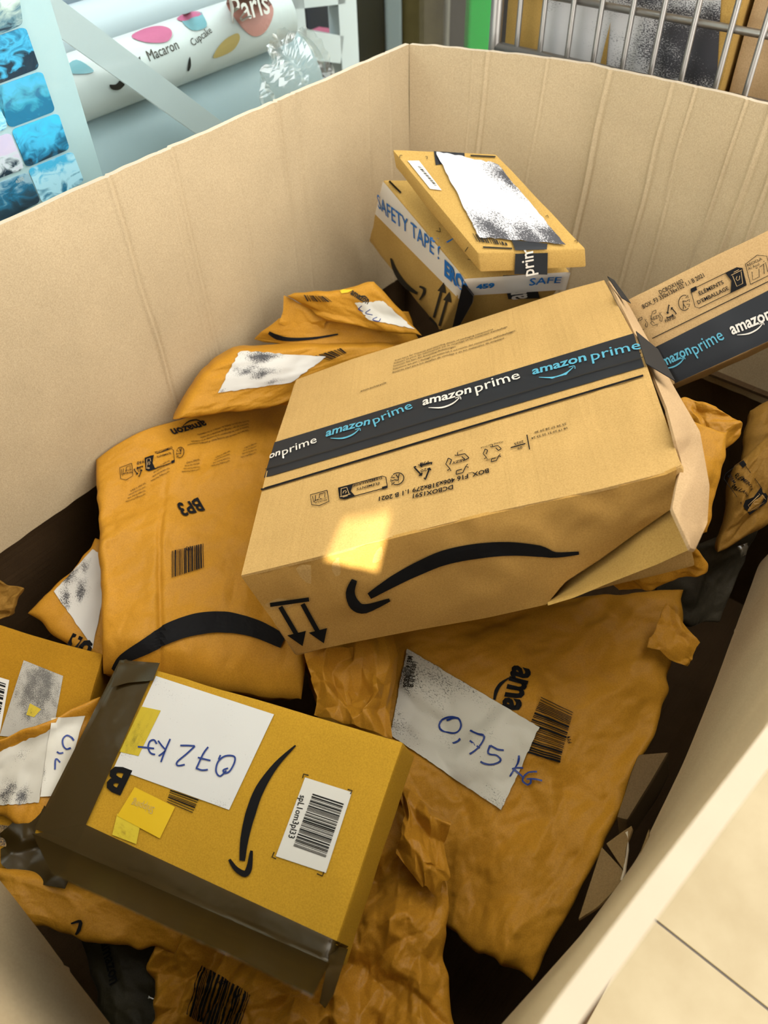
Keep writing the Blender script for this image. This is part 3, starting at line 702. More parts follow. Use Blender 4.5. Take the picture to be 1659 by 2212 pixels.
blob('moustache_picture', [(268, 135), (285, 124), (297, 130), (302, 122), (303, 143), (292, 158), (276, 146)], 'ink'); blob('moustache_picture', [(236, 183), (250, 182), (262, 170), (270, 180), (258, 193), (242, 193)], 'ink')
blob('feather_picture', [(140, 150), (165, 130), (200, 150), (195, 158), (160, 160)], 'tealp')
blob('macaron_picture', [(332, 180), (350, 172), (360, 175), (345, 184)], 'pink'); blob('bottle_picture', [(404, 150), (409, 122), (412, 140), (408, 152)], 'ink')
pr.text('Paris', (508, 48), (584, 28), 1.5, 0.01, 'primewhite', off=0.006)
# white rack
rk = root('display_rack', ee(0.5, -1.2, 0), 'white metal display rack with diagonal brace inside the window', 'rack')
a, b_ = wp(95, 15, 0.27), wp(470, 290, 0.27)
bar('brace', a - (b_ - a) * 0.15, b_ + (b_ - a) * 0.5, 0.006, 0.038, M['metal_white'], rk, rk.location, up=nrm(np.cross(b_ - a, E2)))
for x, w in ((632, 0.045), (742, 0.055)):
    p = wp(x, 60, 0.50); bar('upright', (p[0], p[1], 0.0), (p[0], p[1], 1.3), w, 0.03, M['metal_white'], rk, rk.location, up=E2)
bar('cross_bar', wp(640, 92, 0.50), wp(728, 112, 0.50) * 0 + wp(728, 105, 0.50), 0.03, 0.05, M['metal_white'], rk, rk.location)
bar('cross_bar', wp(610, -8, 0.50), wp(735, -20, 0.50), 0.03, 0.04, M['metal_white'], rk, rk.location)
for k, (x, y) in enumerate(((612, 45), (606, 90), (612, 128))):
    c = wp(x, y, 0.46); tube('dark_hole_shape', [c + E1 * (0.018 * math.cos(t)) + zz * (0.024 * math.sin(t)) for t in np.linspace(-1.2, 3.0, 9)], 0.007, M['black'], rk, rk.location)  # black tubes stand in for the dark holes in the upright
wb = meshobj('wall_shop_back', boxverts(ee(0.8, -1.75, 0.9), E1 * 1.5, E2 * 0.01, zz * 0.9), BOXF, kraft('dark_shop_interior', (0.018, 0.03, 0.05), var=0.5), smooth=False); tag(wb, 'dark interior wall of the shop', kind='structure')
bkd = root('backpack', ee(1.1, -1.62, 0.35), 'dark backpack with pink lettering behind the white rack', 'bag')
meshobj('bag_body', boxverts(wp(690, 70, 0.80), E1 * 0.09, E2 * 0.05, zz * 0.16), BOXF, plain('dark_navy_fabric', (0.012, 0.02, 0.035), 0.7), bkd, bkd.location, smooth=False)
for q in ([(664, 70), (690, 58), (716, 62), (714, 80), (690, 78), (672, 82)],):
    n_ = len(q); V = [wp(*p, 0.745) for p in q]; V += [v - E2 * 0.003 for v in V]
    meshobj('pink_lettering', V, [tuple(range(n_)), tuple(range(n_, 2 * n_))[::-1]] + [(i, (i + 1) % n_, (i + 1) % n_ + n_, i + n_) for i in range(n_)], M['pink'], bkd, bkd.location, smooth=False)
# clear plastic bag squeezed between box and window
cbc = wp(640, 185, 0.05); nn_ = 40
bag = root('plastic_bag', cbc - zz * 0.07, 'crumpled clear plastic bag sticking up behind the left rim of the big box', 'bag')
V = []
for j in range(nn_ + 1):
    for i in range(nn_ + 1):
        th_ = math.pi * j / nn_; ph = 2 * math.pi * i / nn_
        x, y, z = math.sin(th_) * math.cos(ph), math.sin(th_) * math.sin(ph), math.cos(th_)
        k = 1 + 0.35 * float(facet(np.array([x * 2.2 + z]), np.array([y * 2.2 + z * 1.3]), 5)[0]) if 0 < i < nn_ else 1 + 0.35 * float(facet(np.array([math.sin(th_) * 2.2 + z]), np.array([z * 1.3]), 5)[0])
        V.append(cbc + E1 * (x * 0.055 * k) + E2 * (y * 0.028 * k) + zz * (z * 0.06 * k))
meshobj('film', V, gridfaces(nn_, nn_), M['film'], bag, bag.location, smooth=False)

# ---------------------------------------------------------------- posts and door beyond the far corner
def yp(px, py, Y): return atplane(px, py, np.array([0, Y, 0]), np.array([0, 1.0, 0]))
def slab(name, x0, x1, Y, dep, mat, label, kind=None, cat=None, zt=2.0):
    a, b_ = yp(x0, 40, Y), yp(x1, 40, Y); a[2] = b_[2] = 0
    c = (a + b_) / 2 + np.array([0, dep / 2, zt / 2])
    o = meshobj(name, boxverts(c, (b_ - a) / 2, (0, dep / 2, 0), (0, 0, zt / 2)), BOXF, mat, None, None, smooth=False)
    o.data.transform(Matrix.Translation(-Vector((c[0], c[1], 0)))); o.location = (c[0], c[1], 0)
    bv = o.modifiers.new('edge', 'BEVEL'); bv.width = 0.006; bv.segments = 2
    return tag(o, label, cat, None, kind)
slab('door_1', 868, 962, 2.35, 0.04, kraft('olive_door', (0.10, 0.08, 0.03), var=0.3, rough=0.5), 'olive brown door leaf beyond the far corner of the box', 'structure')
slab('trim_1', 832, 868, 2.33, 0.05, plain('pale_frame', (0.30, 0.36, 0.36), 0.5), 'pale grey door frame beside the shop window', 'structure')
slab('trim_2', 768, 832, 2.36, 0.05, plain('dark_frame', (0.05, 0.055, 0.045), 0.5), 'dark strip between shop window and door frame', 'structure')
slab('trim_3', 962, 972, 2.30, 0.05, plain('grey_frame', (0.16, 0.15, 0.12), 0.5), 'thin grey strip beside the dark gap', 'structure')
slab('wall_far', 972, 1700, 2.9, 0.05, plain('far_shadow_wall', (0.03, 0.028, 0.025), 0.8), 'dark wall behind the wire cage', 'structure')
slab('green_post', 1012, 1063, 2.05, 0.07, M['green'], 'bright green square post between door and wire cage', None, 'post')

# ---------------------------------------------------------------- wire cage with cartons
g0, g1 = atz(1220, 0, 1.0), atz(1659, 80, 1.0); gd = nrm(g1 - g0); gn = np.array([-gd[1], gd[0], 0])
if np.dot(gn, CAM - g0) < 0: gn = -gn
def gp(px, py, back_=0.0): return atplane(px, py, g0 - gn * back_, gn)
cage = root('wire_cage', (g0[0] * 0.5 + g1[0] * 0.5, g0[1] * 0.5 + g1[1] * 0.5, 0), 'galvanised wire roll cage standing behind the big box', 'cage')
for x, y in ((1120, 60), (1172, 60), (1233, 60), (1293, 60), (1360, 60), (1426, 60), (1498, 60), (1580, 60), (1652, 60), (1730, 60), (1810, 60)):
    p = gp(x, y); tube('upright_wire', [(p[0], p[1], 0.25), (p[0], p[1], 1.45)], 0.0038, M['steel'], cage, cage.location)
for z in (0.30, 0.55, 0.765, 1.0, 1.25):
    a = g0 - gd * 0.16; b_ = g1 + gd * 0.5; a = a + gn * -0.006; tube('cross_wire', [(a[0], a[1], z), (b_[0] - gn[0] * 0.006, b_[1] - gn[1] * 0.006, z)], 0.0045, M['steel'], cage, cage.location)
p = gp(1072, 50); tube('corner_post', [(p[0], p[1], 0.05), (p[0], p[1], 1.5)], 0.009, M['steel'], cage, cage.location, 12)
a = gp(1062, 100); tube('base_rail', [a, a + gd * 0.9], 0.008, M['steel'], cage, cage.location, 10)
def cage_box(label, x0, x1, ytop, back_, dep, zlo, zhi, mat, tilt=0.0):
    a, b_ = gp(x0, 60, back_), gp(x1, 60, back_); w = np.linalg.norm((b_ - a)[:2]); dd = nrm(gd + gn * tilt); nb = np.cross(zz, dd); nb = nb if np.dot(nb, gn) > 0 else -nb
    top = [np.array([a[0], a[1], zhi]) + (0) * dd, None, None, None]
    A = np.array([a[0], a[1], zhi]); B = A + dd * w; lo = -zz * (zhi - zlo)
    face = [A, B, B + lo, A + lo]
    return carton_from('carton', label, face, dep, mat, down=-nb * dep, group='cartons in the wire cage', noise=0.001, seed=int(x0))
cb1 = cage_box('carton with a torn and frosted white label inside the wire cage', 1092, 1592, 0, 0.035, 0.3, 0.42, 1.2, M['box'])
lm = smear_label('frosted_grey_label', (0.72, 0.72, 0.72), [(0.0, 0.9, 0.25, 0.6), (0.1, 0.2, 0.2, 0.55), (0.55, 0.9, 0.35, 0.75), (0.95, 0.5, 0.75, 1.25), (0.75, 0.15, 0.5, 0.95)], scale=60, ink=(0.06, 0.06, 0.07))
cb1.patch('shipping_label', [(1182, -30), (1560, -20), (1545, 260), (1160, 190)], lm, (10, 10), 0.002)
cb1.poly('torn_strip', [(1322, 46), (1316, 100), (1312, 146), (1298, 144), (1308, 100)], 'box', 0.004)
cb2 = cage_box('tan carton leaning at the far end inside the wire cage', 1612, 1850, 0, 0.05, 0.25, 0.70, 1.3, M['box_pale'], 0.0)
cb3 = cage_box('lower pale carton behind the far end of the cage', 1622, 1850, 0, 0.07, 0.25, 0.25, 0.66, M['box_pale'], 0.0)
#==SECTION2

# ================================================================== PARCELS
def plane_quad(q, z0, i0=0):
    u, v, n = quad_dirs(q); p = atz(*q[i0], z0); return [atplane(*k, p, n) for k in q], n

# ---------------------------------------------------------------- big carton with the black tape (centre)
QF = [(632, 822), (1312, 606), (1472, 1003), (520, 1243)]
top, nF = plane_quad(QF, 0.723, 3)
uF = nrm(top[2] - top[3]); vF = nrm(top[0] - top[3]); HF = 0.122
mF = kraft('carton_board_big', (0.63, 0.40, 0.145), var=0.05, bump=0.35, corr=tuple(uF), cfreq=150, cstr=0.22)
f16 = carton_from('carton', 'big battered carton with black lettered tape lying on top of the heap', [t - nF * 0.003 for t in top], HF, mF, noise=0.0022, seed=4, cuts=22, bev=0.004)
# two top flaps meeting under the tape
def loft(p, name, A, B, mat, n=(30, 8), offA=0.0, offB=0.0, nrmv=None, pt=None, th=0.003, wob=0.0, seed=1):
    """thin bent sheet between two pixel lines on the package's current plane; offA/offB push it out of that plane"""
    A_, _ = polyline(A, n[0]); B_, _ = polyline(B, n[0]); V = []; nn = p.n if nrmv is None else nrmv; pp = p.p if pt is None else pt
    fA = offA if callable(offA) else (lambda t: offA); fB = offB if callable(offB) else (lambda t: offB)
    for j in range(n[1] + 1):
        f = j / n[1]
        for i in range(n[0] + 1):
            x = A_[i] * (1 - f) + B_[i] * f; o = fA(i / n[0]) * (1 - f) + fB(i / n[0]) * f
            o += wob * float(facet(np.array([x[0] / 55.0]), np.array([x[1] / 55.0]), seed)[0])
            V.append(atplane(x[0], x[1], pp + nn * o, nn))
    m = len(V); V2 = V + [v - nn * th for v in V]
    F = gridfaces(n[0], n[1], 0, True) + gridfaces(n[0], n[1], m)
    nu, nv = n
    rg = list(range(nu + 1)) + [(j + 1) * (nu + 1) - 1 for j in range(1, nv + 1)] + [nv * (nu + 1) + i for i in range(nu - 1, -1, -1)] + [j * (nu + 1) for j in range(nv - 1, 0, -1)]
    for k in range(len(rg)): i, j = rg[k], rg[(k + 1) % len(rg)]; F.append((i, j, j + m, i + m))
    o = p.add(name, V2, F, mat); o.data.set_sharp_from_angle(angle=math.radians(40))
    return o, V2, F
setplane(f16, nF, top[0])
_, V1, F1 = loft(f16, 'top_flap', [(640, 820), (760, 776), (905, 731), (1100, 668), (1230, 625), (1305, 605)], [(580, 999), (800, 935), (1000, 878), (1200, 818), (1388, 760)], mF, (60, 16), 0.0005, 0.001, wob=0.0010, seed=3)
_, V2, F2 = loft(f16, 'top_flap', [(580, 1002), (800, 938), (1000, 881), (1200, 821), (1388, 763)], [(521, 1243), (690, 1202), (821, 1166), (1050, 1109), (1307, 1054), (1440, 1020), (1471, 1004)], mF, (60, 16), 0.0015, lambda t: 0.0022 - 0.004 * max(0, t - 0.85) / 0.15, wob=0.0012, seed=8)
# front face with its own frame
nFr = nrm(-vF); f16front = np.array(top[3])
mFf = kraft('carton_board_big_shaded', (0.57, 0.33, 0.09), var=0.06, bump=0.3)  # same board as the top; the front's shade is put into this colour
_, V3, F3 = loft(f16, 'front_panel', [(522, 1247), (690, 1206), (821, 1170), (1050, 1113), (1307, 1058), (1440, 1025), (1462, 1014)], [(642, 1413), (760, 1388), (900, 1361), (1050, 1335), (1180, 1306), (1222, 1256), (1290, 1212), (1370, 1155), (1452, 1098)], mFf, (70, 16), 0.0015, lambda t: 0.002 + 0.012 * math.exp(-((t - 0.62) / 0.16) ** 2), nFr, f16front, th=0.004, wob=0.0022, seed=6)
loft(f16, 'folded_panel', [(1452, 1100), (1370, 1158), (1290, 1215), (1222, 1259), (1182, 1306)], [(1496, 1184), (1420, 1219), (1322, 1257), (1240, 1291), (1184, 1308)], M['box'], (40, 8), -0.004, 0.030, nFr, f16front, th=0.004, wob=0.0015, seed=9)
# crushed right-hand end; whitish skylight on it put into the paler board colour
nE = nrm(uF); 
nC = nrm(nF + 0.9 * nE)
dr = lambda t: max(0.0, (t - 0.60) / 0.40)
loft(f16, 'crushed_end', [(1314, 606), (1352, 680), (1395, 772), (1440, 880), (1473, 1003), (1461, 1050), (1452, 1098), (1492, 1184)], [(1319, 609), (1357, 656), (1408, 748), (1454, 832), (1512, 932), (1533, 1050), (1528, 1130), (1502, 1187)], M['box_pale'], (70, 14), lambda t: 0.002 - 0.030 * dr(t), lambda t: -0.010 - 0.022 * dr(t), nC, np.array(top[1]), wob=0.0075, seed=12)
setplane(f16, nC, np.array(top[1]))
f16.bvh = None
def onplane(p, pts, off): return [atplane(x, y, p.p, p.n) + p.n * off for x, y in pts]
q = onplane(f16, [(1369, 723), (1416, 762), (1452, 830), (1390, 793)], 0.0045)
f16.add('tape_end', q + [v - f16.n * 0.0008 for v in q], BOXF, M['primetape'], False)
q = onplane(f16, [(1308, 604), (1322, 612), (1358, 662), (1338, 650)], 0.0045)
f16.add('tape_scrap', q + [v - f16.n * 0.0008 for v in q], BOXF, M['primetape'], False)
# prints on the top
f16.surf(np.array(V1 + V2), F1 + [tuple(i + len(V1) for i in f) for f in F2], nF, top[0])
f16.patch('tape', [(594, 957), (1369, 722), (1392, 794), (571, 1034)], 'primetape', (60, 6), 0.0012)
def amazon(p, a, b, c, d, mat, h=1.25, smile=True):
    """amazon from a to b, prime from c to d (baselines), with the small swoosh"""
    p.text('amazon', a, b, h, 0.022, mat, off=0.0024)
    if c: p.text('prime', c, d, h, 0.004, mat, off=0.0024)
    a, b = np.array(a, float), np.array(b, float); v = b - a; w = np.array([v[1], -v[0]]); dn = -w * 0.055
    if smile: p.stroke('swoosh', [a + v * 0.10 + dn * 0.9, a + v * 0.35 + dn * 2.2, a + v * 0.58 + dn * 1.9, a + v * 0.74 + dn * 0.6], [1.0, 3.4, 3.0, 1.6], mat, off=0.0024)
    if smile: p.stroke('swoosh_tip', [a + v * 0.66 + dn * 0.3, a + v * 0.76 + dn * 0.3, a + v * 0.76 + dn * 1.3], 1.6, mat, off=0.0024)
f16.text('on', (583, 996), (608, 988), 1.3, 0.022, 'primewhite', off=0.0024); f16.text('prime', (613, 990), (687, 960), 1.25, 0.004, 'primewhite', off=0.0024)
amazon(f16, (705, 948), (801, 921), (810, 922), (894, 886), 'primeblue')
amazon(f16, (915, 882), (1020, 852), (1030, 854), (1126, 822), 'primewhite')
amazon(f16, (1152, 816), (1269, 785), (1280, 786), (1387, 758), 'primeblue')
f16.stroke('seam_crease', [(575, 1017), (700, 980), (900, 920), (1100, 860), (1390, 776)], 1.5, 'ink_grey', 0.0026)
f16.stroke('printed_line', [(565, 1060), (800, 990), (1050, 915), (1390, 814)], 4.2)
f16.lines([('Scan here for material and recycling details of packaging components', (854, 783), (1066, 714)),
           ("Scannez ici pour les informations sur le recyclage et les matériaux d'emballage", (852, 789.5), (1097, 709)),
           ('Scannen Sie hier für Recycling-Anleitungen', (851, 796), (985, 752)),
           ("Scansiona qui per i dettagli sui materiali e sul riciclo dei componenti dell'imballaggio", (850, 803), (1114, 718)),
           ('Escanea aquí para los detalles de reciclaje y de los materiales de empaque', (850, 810), (1090, 733)),
           ('amzn.to/recycle', (780, 850), (836, 832))], bold=0.006, hs=1.15)
f16.lines([('18 19 20 21 22 23 24', (1226, 928), (1149, 950)), ('25 26 27 28 29 30', (1224, 918), (1156, 937)), ('2025', (1132, 956), (1112, 962)), ('09', (1129, 969), (1119, 972))], bold=0.012, hs=1.15)
f16.strokes('printed_line', [[(1104, 970), (1136, 961)], [(1139, 942), (1145, 974)]], 2.4)
f16.lines([('BOX_F16 406x318x279 1.1 B 2021', (1058, 1019), (822, 1080))], bold=0.022, hs=1.2)
f16.lines([('DCBOX1591', (981, 1053), (895, 1074))], bold=0.022, hs=1.2)
X_, Y_ = np.array([-0.965, 0.26]), np.array([0.16, 0.95])
f16.recycle((990, 1004), X_ * 27, Y_ * 24, 2.0); f16.text('REZY', (1006, 995), (978, 1003), 1.0, 0.02); f16.text('2017', (1002, 977), (989, 981), 1.0, 0.0)
f16.recycle((1065, 982), X_ * 21, Y_ * 19, 1.8); f16.lines([('PLEASE RECYCLE', (1088, 958), (1040, 972)), ('RECYCLED', (1083, 991), (1052, 1000))], bold=0.01)
f16.triangle((917, 1020), X_ * 21, Y_ * -20 * -1, 3.4); f16.text('20', (924, 1017), (911, 1021), 1.0, 0.01); f16.text('PAP', (928, 1001), (906, 1007), 1.0, 0.01)
f16.triman((859, 1037), X_ * 15, Y_ * 13, 2.0)
f16.bin_badge((785, 1056), X_ * 54, Y_ * 13.5, 1.8)
f16.recicla((692, 1080), X_ * 19, Y_ * 14, 1.6)
# prints on the front
f16.surf(np.array(V3), F3, nFr, f16front)
f16.stroke('smile_print', [(798, 1285), (850, 1253), (900, 1227), (960, 1202), (1030, 1188), (1100, 1183), (1165, 1188), (1200, 1196), (1250, 1192)], [14, 24, 29, 32, 33, 30, 25, 12, 7], 'ink', across=3)
f16.stroke('smile_tip', [(766, 1250), (757, 1278), (767, 1304), (790, 1312), (842, 1293)], [12, 20, 24, 20, 7], 'ink', across=2)
f16.stroke('arrow_bar', [(584, 1304), (668, 1292)], 9, 'ink')
for x0, y0, x1, y1 in ((606, 1308, 641, 1368), (654, 1302, 687, 1362)):
    f16.stroke('arrow_shaft', [(x0, y0), (x1, y1)], 10, 'ink')
    f16.poly('arrow_head', [(x1 - 20, y1 + 2), (x1 + 20, y1 - 8), (x1 + 13, y1 + 25)])

# added panel that shades the heap; its opening is shaped for the sun patch
pt = [atplane(745, 1100, top[3], nF), atplane(850, 1082, top[3], nF), atplane(836, 1170, f16front, nFr), atplane(814, 1233, f16front, nFr), atplane(697, 1208, f16front, nFr)]
hole = [back(p) for p in pt]
hx0, hx1 = min(h[0] for h in hole), max(h[0] for h in hole); hz0, hz1 = min(h[2] for h in hole), max(h[2] for h in hole)
hole = [back(p) for p in (pt[0], pt[1], pt[3], pt[4])]
OX0, OX1, OZ0, OZ1 = -0.82, 0.58, 1.08, 2.5
out4 = [np.array([OX0, YW, OZ1]), np.array([OX1, YW, OZ1]), np.array([OX1, YW, OZ0]), np.array([OX0, YW, OZ0])]
V = out4 + hole; V = V + [v - np.array([0, 0.01, 0]) for v in V]
F = []
for k in range(4):
    j = (k + 1) % 4; F += [(k, j, j + 4, k + 4), (k + 8, k + 12, j + 12, j + 8), (k + 4, j + 4, j + 12, k + 12), (k, k + 8, j + 8, j)]
o = meshobj('added_shade_panel', V, F, plain('shade_panel_matte', (0.16, 0.14, 0.12), 0.8), smooth=False); tag(o, 'added panel out of view that shades the boxes', kind='structure')
o = meshobj('added_top_shade', boxverts((OX0 / 2 + OX1 / 2, -0.40, 2.51), ((OX1 - OX0) / 2, 0, 0), (0, 0.50, 0), (0, 0, 0.012)), BOXF, bpy.data.materials['shade_panel_matte'], smooth=False); tag(o, 'added overhead panel out of view that shades the near half', kind='structure')  # unseen overhead panel, added to darken the near half of the heap
#==SECTION3

# ---------------------------------------------------------------- flat carton 0,72 KG with brown tape (front)
QB = [(268, 1425), (870, 1604), (712, 2080), (72, 1800)]
tb, nB = plane_quad(QB, 0.655, 1)
HB = 0.046
mB = kraft('carton_board_flat', (0.62, 0.35, 0.030), var=0.05, bump=0.25)
b72 = carton_from('carton', 'flat carton wrapped with brown tape, handwritten 0,72 KG on its label', [t - nB * 0.0 for t in tb], HB, mB, noise=0.0008, seed=14, cuts=20, bev=0.0025)
# lower sides lean outwards a little as the pixels show
setplane(b72, nB, tb[0])
lab72 = smear_label('worn_white_label', (0.80, 0.80, 0.78), [(0.9, 0.02, 0.14, 0.5), (0.02, 0.15, 0.2, 0.36), (0.1, 0.9, 0.3, 0.25)], scale=46, ink=(0.22, 0.22, 0.22))
b72.patch('shipping_label', [(338, 1461), (593, 1544), (496, 1750), (247, 1660)], lab72, (12, 12), 0.0012)
yw = smear_label('speckled_yellow_sticker', (0.80, 0.62, 0.04), [(0.4, 0.3, 0.9, 0.55)], scale=40, ink=(0.42, 0.30, 0.02))
yg = smear_label('faded_yellow_sticker', (0.66, 0.50, 0.03), [(0.4, 0.3, 0.9, 0.6)], scale=40, ink=(0.30, 0.25, 0.02))
b72.patch('yellow_sticker', [(307, 1527), (349, 1536), (301, 1634), (260, 1625)], yg, (6, 6), 0.0016)
b72.patch('yellow_sticker', [(293, 1701), (380, 1744), (347, 1812), (255, 1763)], 'yellow', (6, 6), 0.0016)
b72.patch('yellow_sticker', [(255, 1758), (304, 1785), (296, 1824), (244, 1804)], yw, (6, 6), 0.0013)
b72.text('Shipping', (338, 1745), (290, 1728), 1.2, 0.0, 'mustard', off=0.0022)
b72.barcode([(370, 1707), (362, 1733), (418, 1757), (431, 1728)], 9, 5)
b72.text('B', (286, 1668), (246, 1653), 0.75, 0.04)
b72.stroke('smile_print', [(640, 1611), (598, 1653), (563, 1705), (543, 1758), (530, 1812), (525, 1860)], [3, 12, 20, 22, 18, 12], 'ink', across=2)
b72.stroke('smile_tip', [(545, 1838), (540, 1875), (531, 1888), (512, 1878), (497, 1857)], [6, 13, 14, 11, 6], 'ink', across=2)
b72.patch('barcode_label', [(660, 1680), (761, 1712), (705, 1886), (597, 1850)], 'white', (6, 6), 0.0012)
b72.barcode([(677, 1715), (635, 1828), (705, 1853), (744, 1737)], 52, 11)
b72.text('spL1om3pl33', (650, 1718), (624, 1810), 1.25, 0.012)
b72.strokes('corner_mark', [[(655, 1682), (657, 1673), (668, 1676)], [(752, 1706), (762, 1709), (758, 1716)], [(594, 1841), (589, 1852), (598, 1856)], [(686, 1888), (698, 1893), (701, 1884)]], 2.4, sub=1)
K = lambda pts: [(x / 1.843, 1400 + y / 1.843) for x, y in pts]
b72.strokes('handwriting', [K([(905, 490), (880, 512), (864, 492), (872, 455), (900, 432), (935, 433), (938, 455), (920, 490), (900, 500), (893, 488), (912, 480)]), K([(882, 428), (874, 446)]),
    K([(833, 396), (812, 425), (786, 482)]), K([(784, 480), (808, 488), (832, 486)]), K([(792, 438), (842, 450)]),
    K([(780, 392), (750, 390), (722, 390)]), K([(780, 393), (745, 425), (710, 455), (712, 470), (740, 466)]),
    K([(682, 364), (662, 410), (645, 456)]), K([(664, 408), (648, 390), (634, 371)]), K([(664, 410), (650, 422), (636, 432)]), K([(628, 384), (618, 368), (601, 374), (594, 398), (604, 420), (622, 426)]), K([(553, 395), (585, 398), (618, 402)])], 3.6, 'pen', off=0.0022)
# brown tape: along the left edge, over the front edge, bulging at the corner
b72.patch('brown_tape', [(262, 1428), (345, 1434), (172, 1822), (78, 1792)], 'browntape', (14, 40), 0.0030)
nfr = nrm(np.cross(tb[2] - tb[3], nB)); nfr = nfr if np.dot(nfr, CAM - tb[3]) > 0 else -nfr
b72.patch('brown_tape', [(188, 1782), (751, 2043), (706, 2084), (74, 1803)], 'browntape', (50, 8), 0.0036)
o_, _, _ = loft(b72, 'brown_tape', [(70, 1800), (300, 1901), (520, 1997), (712, 2081)], [(112, 1886), (330, 1987), (520, 2074), (676, 2152)], M['browntape'], (50, 10), 0.002, 0.003, nfr, tb[3], th=0.0003, wob=0.0014, seed=4)
o_, _, _ = loft(b72, 'brown_tape', [(86, 1728), (120, 1770), (160, 1800), (195, 1790)], [(0, 1800), (2, 1868), (60, 1905), (140, 1920)], M['browntape'], (24, 24), 0.005, 0.004, nB, tb[3] - nB * 0.012, th=0.0003, wob=0.006, seed=7)
o_, _, _ = loft(b72, 'brown_tape', [(712, 2060), (735, 2045), (752, 2050)], [(690, 2165), (702, 2178), (720, 2150)], M['browntape'], (14, 18), 0.004, 0.006, nrm(nfr + nB), tb[2], th=0.0003, wob=0.003, seed=9)
o_, _, _ = loft(b72, 'brown_tape', [(258, 1430), (290, 1436), (345, 1432)], [(240, 1485), (275, 1475), (330, 1470)], M['browntape'], (14, 14), 0.005, 0.006, nB, tb[0], th=0.0003, wob=0.003, seed=19)

# ---------------------------------------------------------------- carton closed with safety tape (far corner)
QS = [(829, 389), (1048, 392), (1232, 588), (1008, 602)]
nS = nrm([-0.05, -0.32, 0.95]); p0 = atz(1008, 602, 0.785)
ts = [atplane(*k, p0, nS) for k in QS]
# left face: through the edge 0-3 and the lower pixel corner
e03 = ts[3] - ts[0]
dnS = atz(950, 716, 0.665) - ts[3]
stc = carton_from('carton', 'carton sealed with white SAFETY TAPE in the far corner of the big box', ts, 0.14, M['box'], down=dnS, noise=0.0014, seed=21, cuts=16)
nl = nrm(np.cross(e03, dnS)); nl = nl if np.dot(nl, CAM - ts[0]) > 0 else -nl
setplane(stc, nl, ts[0])
stc.patch('safety_tape', [(829, 391), (1005, 600), (1000, 652), (812, 462)], 'cleartape', (24, 8), 0.0012)
stc.text('SAFETY TAPE !', (819, 447), (950, 560), 1.25, 0.006, 'bluetape', off=0.0024)
stc.text('ERO', (962, 592), (1006, 632), 1.3, 0.05, 'bluetape', off=0.0024)
stc.stroke('smile_print', [(846, 557), (853, 578), (865, 600), (883, 620), (903, 633)], [3, 8, 10, 10, 6], 'ink_grey')
stc.stroke('smile_tip', [(908, 618), (918, 623), (917, 634), (908, 647)], [4, 6, 6, 3], 'ink_grey')
for (x0, y0, x1, y1) in ((939, 685, 956, 625), (951, 703, 968, 645)):
    stc.stroke('arrow_shaft', [(x0, y0), (x1, y1)], 5, 'ink_grey'); stc.poly('arrow_head', [(x1 - 9, y1 + 2), (x1 + 5, y1 - 16), (x1 + 9, y1 + 8)], 'ink_grey')
stc.stroke('arrow_bar', [(930, 685), (956, 712)], 5, 'ink_grey')
stc.strokes('printed_line', [[(843, 390), (868, 417)]], 4, 'ink_grey')
stc.strokes('corner_mark', [[(951, 492), (953, 501), (944, 499)], [(1018, 553), (1020, 562), (1012, 560)]], 1.6, 'ink_grey', sub=1)
nr_ = nrm(np.cross(ts[2] - ts[3], dnS)); nr_ = nr_ if np.dot(nr_, CAM - ts[3]) > 0 else -nr_
setplane(stc, nr_, ts[3])
stc.patch('black_tape', [(1086, 594), (1152, 592), (1166, 643), (1098, 645)], 'primetape', (6, 8), 0.0010)
stc.text('ama', (1138, 642), (1131, 598), 1.3, 0.02, 'primewhite', off=0.0020)
stc.patch('safety_tape', [(1003, 600), (1232, 585), (1222, 622), (1020, 634)], 'cleartape', (24, 8), 0.0026)
stc.text('459', (1028, 618), (1068, 614), 1.0, 0.05, 'bluetape', off=0.0036)
stc.text('SAFE', (1142, 611), (1210, 606), 1.1, 0.01, 'bluetape', off=0.0036)
# shade in the open gap between the faces, laid on as black sheet
loft(stc, 'gap_shade', [(1000, 612), (1022, 640), (1020, 655)], [(975, 716), (985, 712), (992, 705)], M['black'], (10, 8), 0.002, 0.003, nrm(nl + nr_), ts[3], wob=0.001, seed=2)

# ---------------------------------------------------------------- thin book carton lying on it
QD = [(847, 322), (1072, 332), (1265, 536), (1032, 546)]
nD = nrm([0.06, -0.25, 0.95]); pd0 = atz(1032, 546, 0.838); td4 = [atplane(*k, pd0, nD) for k in QD]
bkc = carton_from('carton', 'thin book carton with a torn white label lying on the safety tape carton', td4, 0.024, M['box'], down=(atplane(1037, 588, td4[3], nrm([0, -1, 0.25])) - td4[3]), noise=0.0010, seed=25, cuts=16, bev=0.002)
torn = smear_label('torn_smeared_label', (0.74, 0.74, 0.76), [(0.22, 0.08, 0.45, 1.0), (0.6, 0.0, 0.42, 1.05), (0.95, 0.05, 0.4, 1.1), (0.97, 0.85, 0.40, 1.0)], scale=34, ink=(0.07, 0.07, 0.08))
setplane(bkc, nD, td4[0])
bkc.patch('black_tape', [(937, 328), (1003, 332), (1004, 346), (941, 358)], 'primetape', (6, 4), 0.0010)
bkc.patch('black_tape', [(1104, 522), (1182, 530), (1180, 541), (1112, 543)], 'primetape', (6, 4), 0.0026)
bkc.patch('shipping_label', [(940, 330), (1073, 358), (1218, 531), (1034, 516)], torn, (16, 24), 0.0030, jag=0.012, seed=3)
bkc.patch('return_label', [(880, 349), (905, 349), (954, 413), (929, 410)], 'white', (6, 10), 0.0014)
bkc.text('0870', (1068, 447), (1042, 436), 1.2, 0.0, 'ink_grey', off=0.0026)
